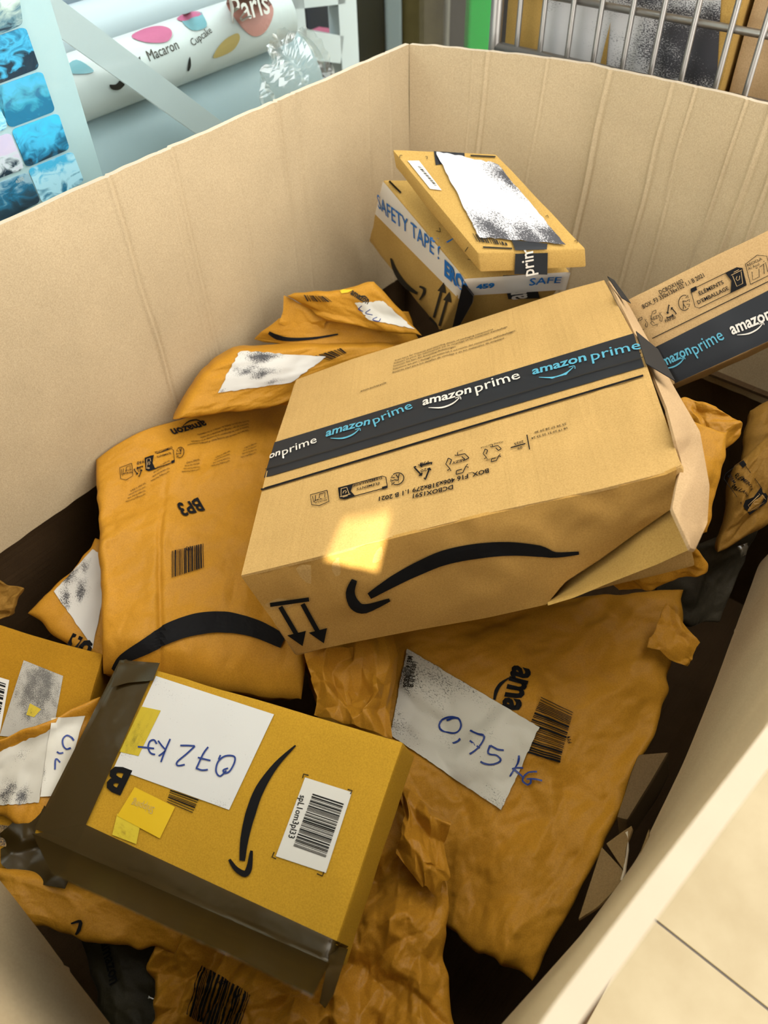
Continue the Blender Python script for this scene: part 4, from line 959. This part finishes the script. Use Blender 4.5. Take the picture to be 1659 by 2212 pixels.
bkc.barcode([(902, 362), (938, 403), (944, 403), (908, 362)], 22, 4, 'ink_grey')
bkc.barcode([(1030, 524), (1096, 533), (1094, 527), (1020, 506)], 20, 6, 'ink_grey')
bkc.strokes('corner_mark', [[(864, 343), (864, 338), (869, 338)], [(919, 340), (923, 341), (922, 346)], [(1012, 535), (1005, 545)], [(1178, 470), (1182, 467), (1184, 472)], [(1240, 523), (1246, 521), (1246, 527)]], 1.4, 'ink_grey', sub=1)
bkc.strokes('printed_line', [[(1016, 338), (1070, 341)], [(1043, 536), (1106, 539)]], 3.2, 'ink_grey', sub=1)
nbf = nrm(np.cross(td4[2] - td4[3], bkc.dn)); nbf = nbf if np.dot(nbf, CAM - td4[3]) > 0 else -nbf
setplane(bkc, nbf, td4[3])
bkc.patch('black_tape', [(1112, 547), (1182, 545), (1181, 592), (1110, 591)], 'primetape', (6, 6), 0.0026)
bkc.text('prim', (1152, 592), (1149, 531), 1.15, 0.012, 'primewhite', off=0.0040)

# ---------------------------------------------------------------- long carton with black tape at the right
QE = [(1352, 650), (1720, 465), (1730, 708), (1452, 833)]
ne = nrm([-0.30, -0.62, 0.72]); pe = atz(1500, 720, 0.78)
te = [atplane(*k, pe, ne) for k in QE]
f3 = carton_from('carton', 'long carton with black lettered tape leaning on the back panel at right', te, 0.045, kraft('carton_board_long', (0.56, 0.37, 0.17), var=0.05, bump=0.3), noise=0.0010, seed=31, cuts=16)
setplane(f3, ne, te[0])
f3.patch('tape', [(1400, 758), (1725, 595), (1728, 706), (1452, 831)], 'primetape', (30, 10), 0.0012)
amazon(f3, (1424, 797), (1494, 764), (1501, 768), (1565, 733), 'primeblue', 1.35)
amazon(f3, (1581, 724), (1668, 688), None, None, 'primewhite', 1.35)
f3.stroke('printed_line', [(1398, 737), (1500, 687), (1659, 609), (1720, 579)], 1.8)
f3.lines([('DCBOX1602', (1426, 637), (1477, 611)), ('BOX_F3 330x136x102 1.1 B 2021', (1390, 668), (1522, 599))], bold=0.012, hs=1.35)
X_, Y_ = np.array([0.90, -0.44]), np.array([-0.25, -0.97])
f3.recycle((1417, 688), X_ * 15, Y_ * 17, 1.1); f3.text('REZY', (1407, 694), (1427, 686), 1.1, 0.01); f3.recycle((1387, 701), X_ * 13, Y_ * 15, 1.1)
f3.triangle((1448, 673), X_ * 12, Y_ * 15, 2.2); f3.text('PAP20', (1438, 698), (1460, 688), 1.1, 0.01)
f3.triman((1478, 655), X_ * 13, Y_ * 16, 1.5)
f3.bin_badge((1552, 622), X_ * 62, Y_ * 22, 1.4)
f3.recicla((1637, 580), X_ * 25, Y_ * 25, 1.4)
#==SECTION4

# ---------------------------------------------------------------- kraft mailers
def ridge(c, w, h, ax='a'):
    return lambda A, B: h * np.exp(-(((A if ax == 'a' else B) - c) / w) ** 2)
# BP3 mailer, left of the big carton
bp3 = mailer('paper_mailer', 'tan BP3 mailer tucked under the big taped carton', [(208, 992, .645), (690, 822, .575), (660, 1490, .555), (222, 1430, .59)], thick=0.055, bulge=0.012, crumple=0.0042, cfreq=13, fine=0.0008, seed=41, res=140, edge=0.0012, expo=14, long=0.0010, folds=22, fold_amp=0.0030, bow=(0, 0, 0.055, 0),
             arch=lambda A, B: -0.0045 * np.exp(-((A - 0.27 - 0.01 * np.sin(B * 8)) / 0.012) ** 2) * np.clip((B - 0.2) * 3, 0, 1) - 0.03 * np.clip((B - 0.86) / 0.14, 0, 1) ** 2 + 0.010 * np.exp(-(B / 0.06) ** 2) * np.sin(A * 9))
bp3.text('amazon', (440, 912), (367, 937), 1.25, 0.03)
bp3.stroke('swoosh', [(395, 922), (408, 912), (424, 909), (436, 913)], [1.5, 3, 3, 1.5])
bp3.text('BP3', (428, 1078), (380, 1094), 1.45, 0.03)
bp3.barcode([(439, 1176), (371, 1192), (371, 1250), (440, 1228)], 30, 21, sub=10, off=0.0022)
bp3.text('P3', (411, 1182), (401, 1184), 1.3, 0.0)
X_, Y_ = np.array([-0.94, 0.34]), np.array([0.10, 0.99])
bp3.triman((389, 979), X_ * 9, Y_ * 11, 1.4); bp3.bin_badge((345, 995), X_ * 33, Y_ * 15, 1.3); bp3.triangle((300, 1020), X_ * 11, Y_ * 12, 2); bp3.text('22', (304, 1019), (296, 1021), 1.2, 0.01); bp3.text('PAP', (309, 1004), (294, 1008), 1.1, 0.01); bp3.recicla((273, 1022), X_ * 14, Y_ * 15, 1.2)
par = ['Less Packaging, More Smiles', 'This mailer fits your order', 'better than a box and uses', 'less paper to ship it']
for bx, by_, w in ((553, 960, 34), (495, 980, 40), (430, 1000, 38), (365, 1012, 40), (313, 1050, 42)):
    bp3.lines([(t, (bx, by_ + 17 - 7 * k), (bx - w * (1 - 0.08 * k), by_ + 17 - 7 * k + w * 0.36)) for k, t in enumerate(par)], bold=0.0, hs=1.5)
bp3.lines([('Scan here for material and recycling details of packaging components', (536, 929), (404, 971)), ("Scannez ici pour les informations sur le recyclage et les matériaux", (536, 922), (412, 962)), ('Scansiona qui per i dettagli sui materiali e sul riciclo', (536, 915), (432, 949)), ('Escanea aquí para los detalles de reciclaje y de los materiales', (536, 908), (426, 944))], bold=0.0, hs=1.3)
bp3.stroke('smile_print', [(246, 1448), (268, 1424), (315, 1398), (370, 1368), (430, 1350), (490, 1347), (550, 1360), (612, 1388)], [10, 22, 33, 42, 46, 45, 38, 30], 'ink', across=6, off=0.0032, sub=8)

# 0,75 KG mailer, right of the flat carton
m75 = mailer('paper_mailer', 'large orange-brown mailer handwritten 0,75 KG lying below the big carton', [(620, 1300, .535), (1478, 1278, .568), (1150, 2120, .495), (770, 1890, .45)], thick=0.03, bulge=0.014, crumple=0.0105, cfreq=10, fine=0.0014, mat='mailer', seed=52, res=160, edge=0.003, expo=10, bow=(0, 0.065, 0, 0), folds=34, fold_amp=0.006, creases=[(0.62, 0.55, 0.98, 0.62, -0.009, 0.03), (0.55, 0.62, 0.9, 0.82, 0.009, 0.03), (0.7, 0.05, 0.98, 0.35, 0.006, 0.03), (0.95, 0.3, 0.93, 0.9, -0.007, 0.02), (0.45, 0.7, 0.75, 0.95, -0.006, 0.03)],
             arch=lambda A, B: 0.004 * np.sin(A * 7 + B * 9))
m75l = smear_label('scuffed_cream_label', (0.74, 0.71, 0.60), [(0.05, 0.75, 0.34, 0.75), (0.25, 0.95, 0.5, 0.50), (0.0, 0.1, 0.42, 0.52), (0.5, 0.5, 0.6, 0.22), (0.92, 0.05, 0.2, 0.5)], scale=42, ink=(0.10, 0.095, 0.085))
m75.patch('shipping_label', [(880, 1403), (1166, 1572), (1083, 1750), (843, 1590)], m75l, (40, 32), 0.0034, jag=0.003, seed=4)
m75.lines([('LBER8', (893, 1432), (887, 1458)), ('M814', (883, 1420), (878, 1446)), ('LIL8', (886, 1462), (881, 1486)), ('ABS6', (877, 1460), (871, 1486))], 'ink_grey', 'printed_text', 1.3, 0.02, 0.0046)
m75.text('ama', (1112, 1442), (1085, 1540), 1.25, 0.035)
m75.stroke('swoosh', [(1100, 1465), (1082, 1478), (1072, 1494), (1068, 1512)], [2, 7, 8, 5])
m75.barcode([(1168, 1507), (1123, 1622), (1209, 1648), (1237, 1540)], 34, 31, sub=16, off=0.0026)
m75.text('FY4', (1226, 1592), (1230, 1606), 1.4, 0.01) if False else m75.text('FY4', (1235, 1606), (1231, 1592), 1.2, 0.01)
K = lambda pts: [(600 + x / 2.37, 1350 + y / 2.37) for x, y in pts]
m75.strokes('handwriting', [K([(925, 480), (890, 472), (850, 485), (828, 520), (840, 548), (885, 555), (925, 550), (942, 515), (930, 482), (900, 478), (870, 490)]), K([(940, 588), (925, 602), (898, 610)]),
    K([(990, 545), (1030, 565), (1060, 575), (1035, 625), (985, 665)]), K([(990, 600), (1038, 635)]), K([(1092, 620), (1125, 640), (1158, 645)]), K([(1092, 620), (1080, 660), (1120, 670), (1142, 695), (1110, 716), (1065, 715), (1040, 702)]),
    K([(1235, 672), (1228, 710), (1190, 778)]), K([(1256, 735), (1215, 735), (1200, 742)]), K([(1205, 740), (1240, 770), (1255, 785)]), K([(1328, 757), (1290, 757), (1262, 775), (1252, 800), (1280, 820), (1300, 812), (1298, 790)]), K([(1275, 792), (1320, 795), (1352, 803)])], 4.0, 'pen', off=0.0046)
_c = [atz(668, 1415, .575), atz(858, 1375, .57), atz(838, 1592, .555), atz(668, 1535, .555)]
def crumpled(p, name, c, amp, freq, seed, mat, res=60, bulge=0.012, th=0.0015):
    a, b = quadgrid(c, res, res); A = a + 0 * b; B = b + 0 * a; Lu = np.linalg.norm(c[1] - c[0]); Lv = np.linalg.norm(c[3] - c[0])
    n = nrm(np.cross(c[1] - c[3], c[0] - c[2])); n = n if n[2] > 0 else -n
    base = c[0] * ((1 - A) * (1 - B))[..., None] + c[1] * (A * (1 - B))[..., None] + c[2] * (A * B)[..., None] + c[3] * ((1 - A) * B)[..., None]
    ed = np.minimum(np.minimum(A, 1 - A), np.minimum(B, 1 - B))
    h = amp * (facet(A * Lu * freq, B * Lv * freq, seed) + 0.55 * facet(A * Lu * freq * 2.1, B * Lv * freq * 2.1 + 3, seed + 4)) + bulge * np.clip(ed * 5, 0, 1)
    sx_ = amp * 0.8 * facet(A * Lu * freq * 1.3 + 7, B * Lv * freq * 1.3, seed + 9); u_ = nrm(c[1] - c[0]); v_ = nrm(c[3] - c[0])
    V = base + n * h[..., None] + u_ * sx_[..., None] + v_ * (sx_ * 0.6)[..., None]
    V = V.reshape(-1, 3); m = len(V); V2 = np.concatenate([V, V - n * th])
    F = gridfaces(res, res, 0, True) + gridfaces(res, res, m)
    return p.add(name, V2, F, M[mat])
crumpled(m75, 'folded_end', _c, 0.014, 26, 71, 'mailer2', 100, 0.006)
_c = [atz(1440, 1300, .60), atz(1510, 1385, .585), atz(1488, 1440, .57), atz(1400, 1400, .585)]
crumpled(m75, 'folded_tip', _c, 0.004, 40, 77, 'mailer', 40, 0.002)

# crumpled mailer along the bottom
mby = mailer('paper_mailer', 'badly crumpled brown mailer with large barcode at the near edge of the heap', [(330, 1990, .49), (905, 1680, .55), (1012, 2260, .52), (330, 2420, .47)], thick=0.03, bulge=0.012, crumple=0.019, cfreq=19, fine=0.0028, mat='mailer2', seed=63, res=220, edge=0.010, expo=6, folds=40, fold_amp=0.010)
mby.barcode([(436, 2084), (543, 2148), (508, 2250), (405, 2190)], 30, 8, sub=20, off=0.003)
mby.text('BY4', (505, 2122), (491, 2112), 1.2, 0.01)
_c = [atz(862, 1690, .565), atz(985, 1790, .565), atz(955, 1960, .55), atz(860, 1850, .56)]
crumpled(mby, 'folded_corner', _c, 0.011, 28, 81, 'mailer2', 50, 0.006)

# mailers along the left panel, back to front
mh = mailer('paper_mailer', 'puffy mailer with smeared white label against the left panel', [(505, 752, .712), (900, 742, .675), (645, 866, .628), (376, 902, .666)], thick=0.05, bulge=0.014, crumple=0.004, cfreq=11, fine=0.0006, seed=92, res=100, expo=20, edge=0.003, bow=(0.05, 0, 0.03, 0))
mhl = smear_label('smeared_label_dark', (0.74, 0.72, 0.66), [(0.28, 0.9, 0.34, 1.0), (0.45, 0.45, 0.30, 0.9), (0.2, 0.5, 0.3, 0.75), (0.05, 0.03, 0.12, 0.8), (0.7, 0.12, 0.25, 0.6)], scale=40, ink=(0.05, 0.05, 0.055))
mh.patch('shipping_label', [(518, 758), (704, 770), (628, 826), (470, 848)], mhl, (22, 16), 0.0014, jag=0.015, seed=7)
mh.barcode([(680, 768), (735, 752), (748, 762), (712, 778)], 12, 6)
mi = mailer('paper_mailer', 'folded mailer bent over the puffy one, black smile on its hem', [(600, 690, .715), (880, 668, .70), (915, 752, .655), (545, 738, .685)], thick=0.012, bulge=0.006, crumple=0.003, cfreq=10, fine=0.0006, seed=103, res=80, expo=8,
            arch=lambda A, B: 0.022 * np.sin(np.clip(A, 0, 1) * math.pi) * (0.5 + 0.5 * B) - 0.006 * B * np.cos(A * 12))
mi.stroke('smile_print', [(581, 718), (600, 728), (630, 733), (680, 730), (730, 722)], [6, 11, 8, 5, 3])
mi2 = mailer('paper_mailer', 'upper mailer with yellow tag and torn label beside the safety tape carton', [(618, 640, .745), (808, 612, .76), (912, 728, .700), (706, 694, .715)], thick=0.02, bulge=0.010, crumple=0.0028, cfreq=10, fine=0.0005, seed=115, res=80, expo=8)
mi2.patch('torn_label', [(766, 654), (828, 650), (893, 710), (796, 690)], smear_label('torn_small_label', (0.76, 0.73, 0.64), [(0.1, 0.2, 0.3, 0.4)], scale=40), (16, 12), 0.0014, jag=0.03, seed=9)
mi2.patch('yellow_tag', [(733, 626), (764, 626), (752, 632), (738, 634)], 'yellow', (4, 4), 0.0014)
mi2.text('amazon', (757, 634), (795, 656), 1.35, 0.03, 'ink_grey'); mi2.stroke('swoosh', [(775, 640), (788, 640), (797, 648)], [1.5, 3, 1.5], 'ink_grey')
mi2.strokes('handwriting', [[(782, 660), (775, 668), (785, 672)], [(800, 668), (790, 676), (805, 680)], [(815, 685), (805, 690), (818, 694), (822, 688)]], 1.8, 'pen')
mi2.barcode([(657, 637), (702, 640), (718, 652), (664, 650)], 14, 5, 'ink_grey', sub=4)
_c = [atz(616, 642, .742), atz(712, 690, .718), atz(690, 722, .695), atz(606, 702, .712)]
crumpled(mi2, 'folded_side', _c, 0.004, 30, 123, 'mailer', 30, 0.002)
mj = mailer('paper_mailer', 'small mailer with blotted label peeking from under the BP3 mailer', [(205, 1165, .585), (330, 1230, .545), (250, 1450, .53), (68, 1334, .56)], thick=0.02, bulge=0.008, crumple=0.004, cfreq=14, fine=0.0006, seed=131, res=70, expo=7)
mj.patch('shipping_label', [(200, 1187), (240, 1210), (200, 1400), (117, 1279)], smear_label('blotted_label', (0.74, 0.72, 0.66), [(0.0, 0.4, 0.35, 0.9), (0.2, 0.1, 0.3, 0.8), (0.4, 0.4, 0.3, 0.85), (0.15, 0.7, 0.25, 0.8)], scale=34), (14, 14), 0.0014, jag=0.01, seed=5)
mj.text('amazon', (80, 1368), (200, 1420), 1.0, 0.03) if False else mj.text('nozama', (152, 1372), (262, 1424), 1.3, 0.04) if False else mj.text('on', (205, 1392), (157, 1372), 1.4, 0.04)
mk = mailer('paper_mailer', 'dull folded mailer tip standing against the left panel at frame edge', [(-25, 1255, .60), (46, 1276, .60), (8, 1338, .575), (-25, 1345, .575)], thick=0.012, bulge=0.004, crumple=0.005, cfreq=16, fine=0.0008, mat='mailer_dull', seed=144, res=60)
# carton and mailer at the left edge
QK = [(-28, 1340), (223, 1412), (160, 1640), (-40, 1592)]
nk = nrm([0.10, -0.22, 0.95]); pk0 = atz(120, 1450, 0.575); tk = [atplane(*q, pk0, nk) for q in QK]
bk = carton_from('carton', 'brown carton with frosted grey label at the left edge', tk, 0.07, M['box_dull'], noise=0.0018, seed=151, cuts=14)
setplane(bk, nk, tk[0])
bk.patch('grey_label', [(52, 1427), (137, 1461), (112, 1600), (0, 1590)], smear_label('frosted_label', (0.50, 0.48, 0.42), [(0.5, 0.7, 0.9, 0.9)], scale=44, ink=(0.13, 0.125, 0.115)), (8, 8), 0.0012)
bk.patch('barcode_label', [(-22, 1457), (21, 1470), (-2, 1600), (-30, 1594)], 'white', (4, 4), 0.0014); bk.barcode([(14, 1478), (-6, 1588), (-26, 1582), (-16, 1468)], 26, 3)
bk.stroke('fold_crease', [(0, 1398), (60, 1418), (120, 1440), (212, 1468)], 2, 'mustard') if False else None
bk.patch('yellow_tag', [(66, 1520), (90, 1533), (75, 1550), (58, 1545)], yg, (4, 4), 0.0018)
ml = mailer('paper_mailer', 'opened mailer with two crumpled white labels beside the flat taped carton', [(-22, 1612, .585), (215, 1515, .57), (120, 1800, .55), (-34, 1744, .56)], thick=0.02, bulge=0.010, crumple=0.006, cfreq=15, fine=0.0008, seed=163, res=80, mat='mailer2',
            arch=lambda A, B: 0.016 * np.exp(-(B / 0.12) ** 2))
ml.patch('shipping_label', [(-10, 1628), (112, 1575), (85, 1735), (-18, 1740)], smear_label('crumpled_label', (0.66, 0.63, 0.54), [(0.3, 0.2, 0.35, 0.85), (0.6, 0.1, 0.3, 0.85), (0.5, 0.75, 0.2, 0.7)], scale=36), (20, 16), 0.0014, jag=0.015, seed=6)
ml.patch('weight_label', [(112, 1552), (184, 1546), (130, 1720), (88, 1722)], smear_label('weight_label_paper', (0.76, 0.73, 0.63), [(0.0, 0.3, 0.3, 0.5)], scale=36), (14, 14), 0.0024)
K = lambda pts: [(x / 3.815, 1320 + y / 3.815) for x, y in pts]
ml.strokes('handwriting', [K([(612, 1075), (590, 1045), (550, 1030), (520, 1060), (522, 1110), (555, 1140), (590, 1130)]), K([(470, 1160), (495, 1175), (525, 1170)]), K([(500, 1250), (462, 1222), (455, 1310)])], 3.6, 'pen', off=0.0034)
QM = [(-20, 1748), (80, 1760), (62, 1940), (-12, 1920)]
nm = nrm([0.05, -0.1, 1]); pm0 = atz(20, 1800, 0.545); tm = [atplane(*q, pm0, nm) for q in QM]
bm_ = carton_from('carton', 'brown carton under the opened mailer, black matrix print at its side', tm, 0.05, M['box_dull'], noise=0.0012, seed=171, cuts=10)
setplane(bm_, nm, tm[0])
bm_.patch('matrix_print', [(-20, 1780), (36, 1786), (26, 1832), (-30, 1822)], smear_label('matrix_noise', (0.36, 0.22, 0.08), [(0.5, 0.5, 1.2, 0.85)], scale=12, ink=(0.015, 0.015, 0.015)), (4, 4), 0.0012)
# near left corner
mo = mailer('paper_mailer', 'brown mailer half hidden below the flat taped carton, smile tail showing', [(-15, 1862, .545), (420, 1960, .535), (376, 2062, .52), (20, 1985, .53)], thick=0.03, bulge=0.012, crumple=0.005, cfreq=13, fine=0.0008, seed=182, res=80, mat='mailer2')
mo.stroke('smile_tip', [(155, 1995), (175, 1990), (172, 2008), (165, 2018)], [3, 8, 8, 4])
dkm = kraft('dark_grey_mailer', (0.05, 0.042, 0.022), var=0.3, rough=0.5, wrinkle=0.1, spec=0.15)
mp_ = mailer('plastic_mailer', 'dark olive plastic mailer in the near corner', [(170, 2010, .46), (370, 2030, .46), (430, 2350, .45), (260, 2330, .45)], thick=0.03, bulge=0.014, crumple=0.006, cfreq=14, fine=0.001, seed=191, res=70, mat=dkm)
mp_.text('amazon', (222, 2040), (240, 2130), 1.3, 0.02, 'ink')
c_ = [atz(312, 2135, .465), atz(350, 2150, .465), atz(390, 2260, .455), atz(318, 2240, .46)]
cl = Pk('plastic_wrap', 'scrap of crumpled clear plastic wrap beside the dark plastic mailer', 'wrap', (c_[0] + c_[2]) / 2 - zz * 0.01)
crumpled(cl, 'film', c_, 0.004, 40, 199, 'film', 30, 0.002)
# right-hand side, behind the big carton
mr_ = mailer('paper_mailer', 'orange mailer squeezed flat behind the crushed end of the big carton', [(1440, 880, .80), (1570, 935, .775), (1528, 1150, .73), (1400, 1150, .72)], thick=0.03, bulge=0.010, crumple=0.002, cfreq=10, fine=0.0006, seed=205, res=70)
mr2 = mailer('paper_mailer', 'crumpled orange mailer with torn edge behind the squeezed one', [(1455, 845, .775), (1545, 880, .765), (1602, 945, .75), (1500, 1010, .73)], thick=0.03, bulge=0.008, crumple=0.008, cfreq=20, fine=0.0015, seed=214, res=80, mat='mailer2', edge=0.008)
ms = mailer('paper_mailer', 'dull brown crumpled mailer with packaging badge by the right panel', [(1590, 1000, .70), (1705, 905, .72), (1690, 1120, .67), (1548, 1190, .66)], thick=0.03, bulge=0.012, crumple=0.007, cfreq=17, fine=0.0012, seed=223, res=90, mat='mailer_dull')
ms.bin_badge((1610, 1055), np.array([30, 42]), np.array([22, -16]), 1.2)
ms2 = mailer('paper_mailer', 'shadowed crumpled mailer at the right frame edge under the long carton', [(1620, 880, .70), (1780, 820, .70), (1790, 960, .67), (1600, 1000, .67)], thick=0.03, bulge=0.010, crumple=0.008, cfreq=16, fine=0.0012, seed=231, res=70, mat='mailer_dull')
mt_ = mailer('paper_mailer', 'brown mailer poking out below the crushed corner of the big carton', [(1250, 1210, .66), (1515, 1186, .70), (1524, 1235, .67), (1330, 1275, .63)], thick=0.02, bulge=0.006, crumple=0.006, cfreq=18, fine=0.001, seed=243, res=70)
mu = mailer('plastic_mailer', 'dark plastic mailer deep between big carton and right panel', [(1400, 1200, .58), (1640, 1130, .60), (1560, 1340, .52), (1440, 1350, .52)], thick=0.02, bulge=0.008, crumple=0.006, cfreq=15, fine=0.001, seed=252, res=70, mat=kraft('dark_green_grey_mailer', (0.06, 0.05, 0.032), var=0.3, rough=0.45, wrinkle=0.1))
c_ = [atz(1596, 1180, .615), atz(1616, 1172, .615), atz(1612, 1196, .61), atz(1598, 1205, .61)]
cl2 = Pk('plastic_wrap', 'tiny glint near the right panel, made as a scrap of clear film', 'wrap', (c_[0] + c_[2]) / 2 - zz * 0.01)
crumpled(cl2, 'film', c_, 0.003, 60, 259, 'film', 16, 0.001)  # clear film added as the glint on the dark plastic mailer
# right panel foot: carton edge and torn board
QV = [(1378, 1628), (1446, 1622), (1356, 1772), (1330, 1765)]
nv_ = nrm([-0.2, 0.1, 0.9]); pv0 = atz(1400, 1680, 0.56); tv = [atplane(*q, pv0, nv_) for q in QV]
carton_from('carton', 'shadowed kraft carton corner wedged between the 0,75 KG mailer and right panel', tv, 0.05, kraft('shaded_kraft_board', (0.17, 0.11, 0.05), var=0.1), noise=0.001, seed=263, cuts=10)  # kraft board; the shade it sits in is put into its colour
M['torn'] = kraft('torn_brown_board', (0.24, 0.155, 0.065), var=0.12)
tb_ = Pk('torn_cardboard', 'torn piece of cardboard with ragged hole at the foot of the right panel', 'cardboard', atz(1340, 1880, .585))
tb_.n = nrm([-0.35, 0.25, 0.9]); tb_.p = atz(1340, 1880, .61)
loft(tb_, 'board', [(1310, 1822), (1340, 1800), (1364, 1784)], [(1348, 1880), (1352, 1830), (1366, 1790)], M['torn'], (12, 10), 0, 0.002, wob=0.002, seed=4)
loft(tb_, 'board', [(1300, 1830), (1348, 1882), (1346, 1898), (1380, 1850), (1402, 1790)], [(1250, 1985), (1290, 1960), (1330, 1920), (1372, 1880), (1400, 1840)], M['torn'], (20, 10), 0, 0.002, wob=0.003, seed=8)
loft(tb_, 'ragged_edge', [(1348, 1800), (1352, 1835), (1346, 1880), (1340, 1900)], [(1356, 1795), (1357, 1832), (1350, 1882), (1344, 1902)], M['card_edge'], (20, 3), 0.002, 0.004, wob=0.003, seed=11)
#==SECTION5
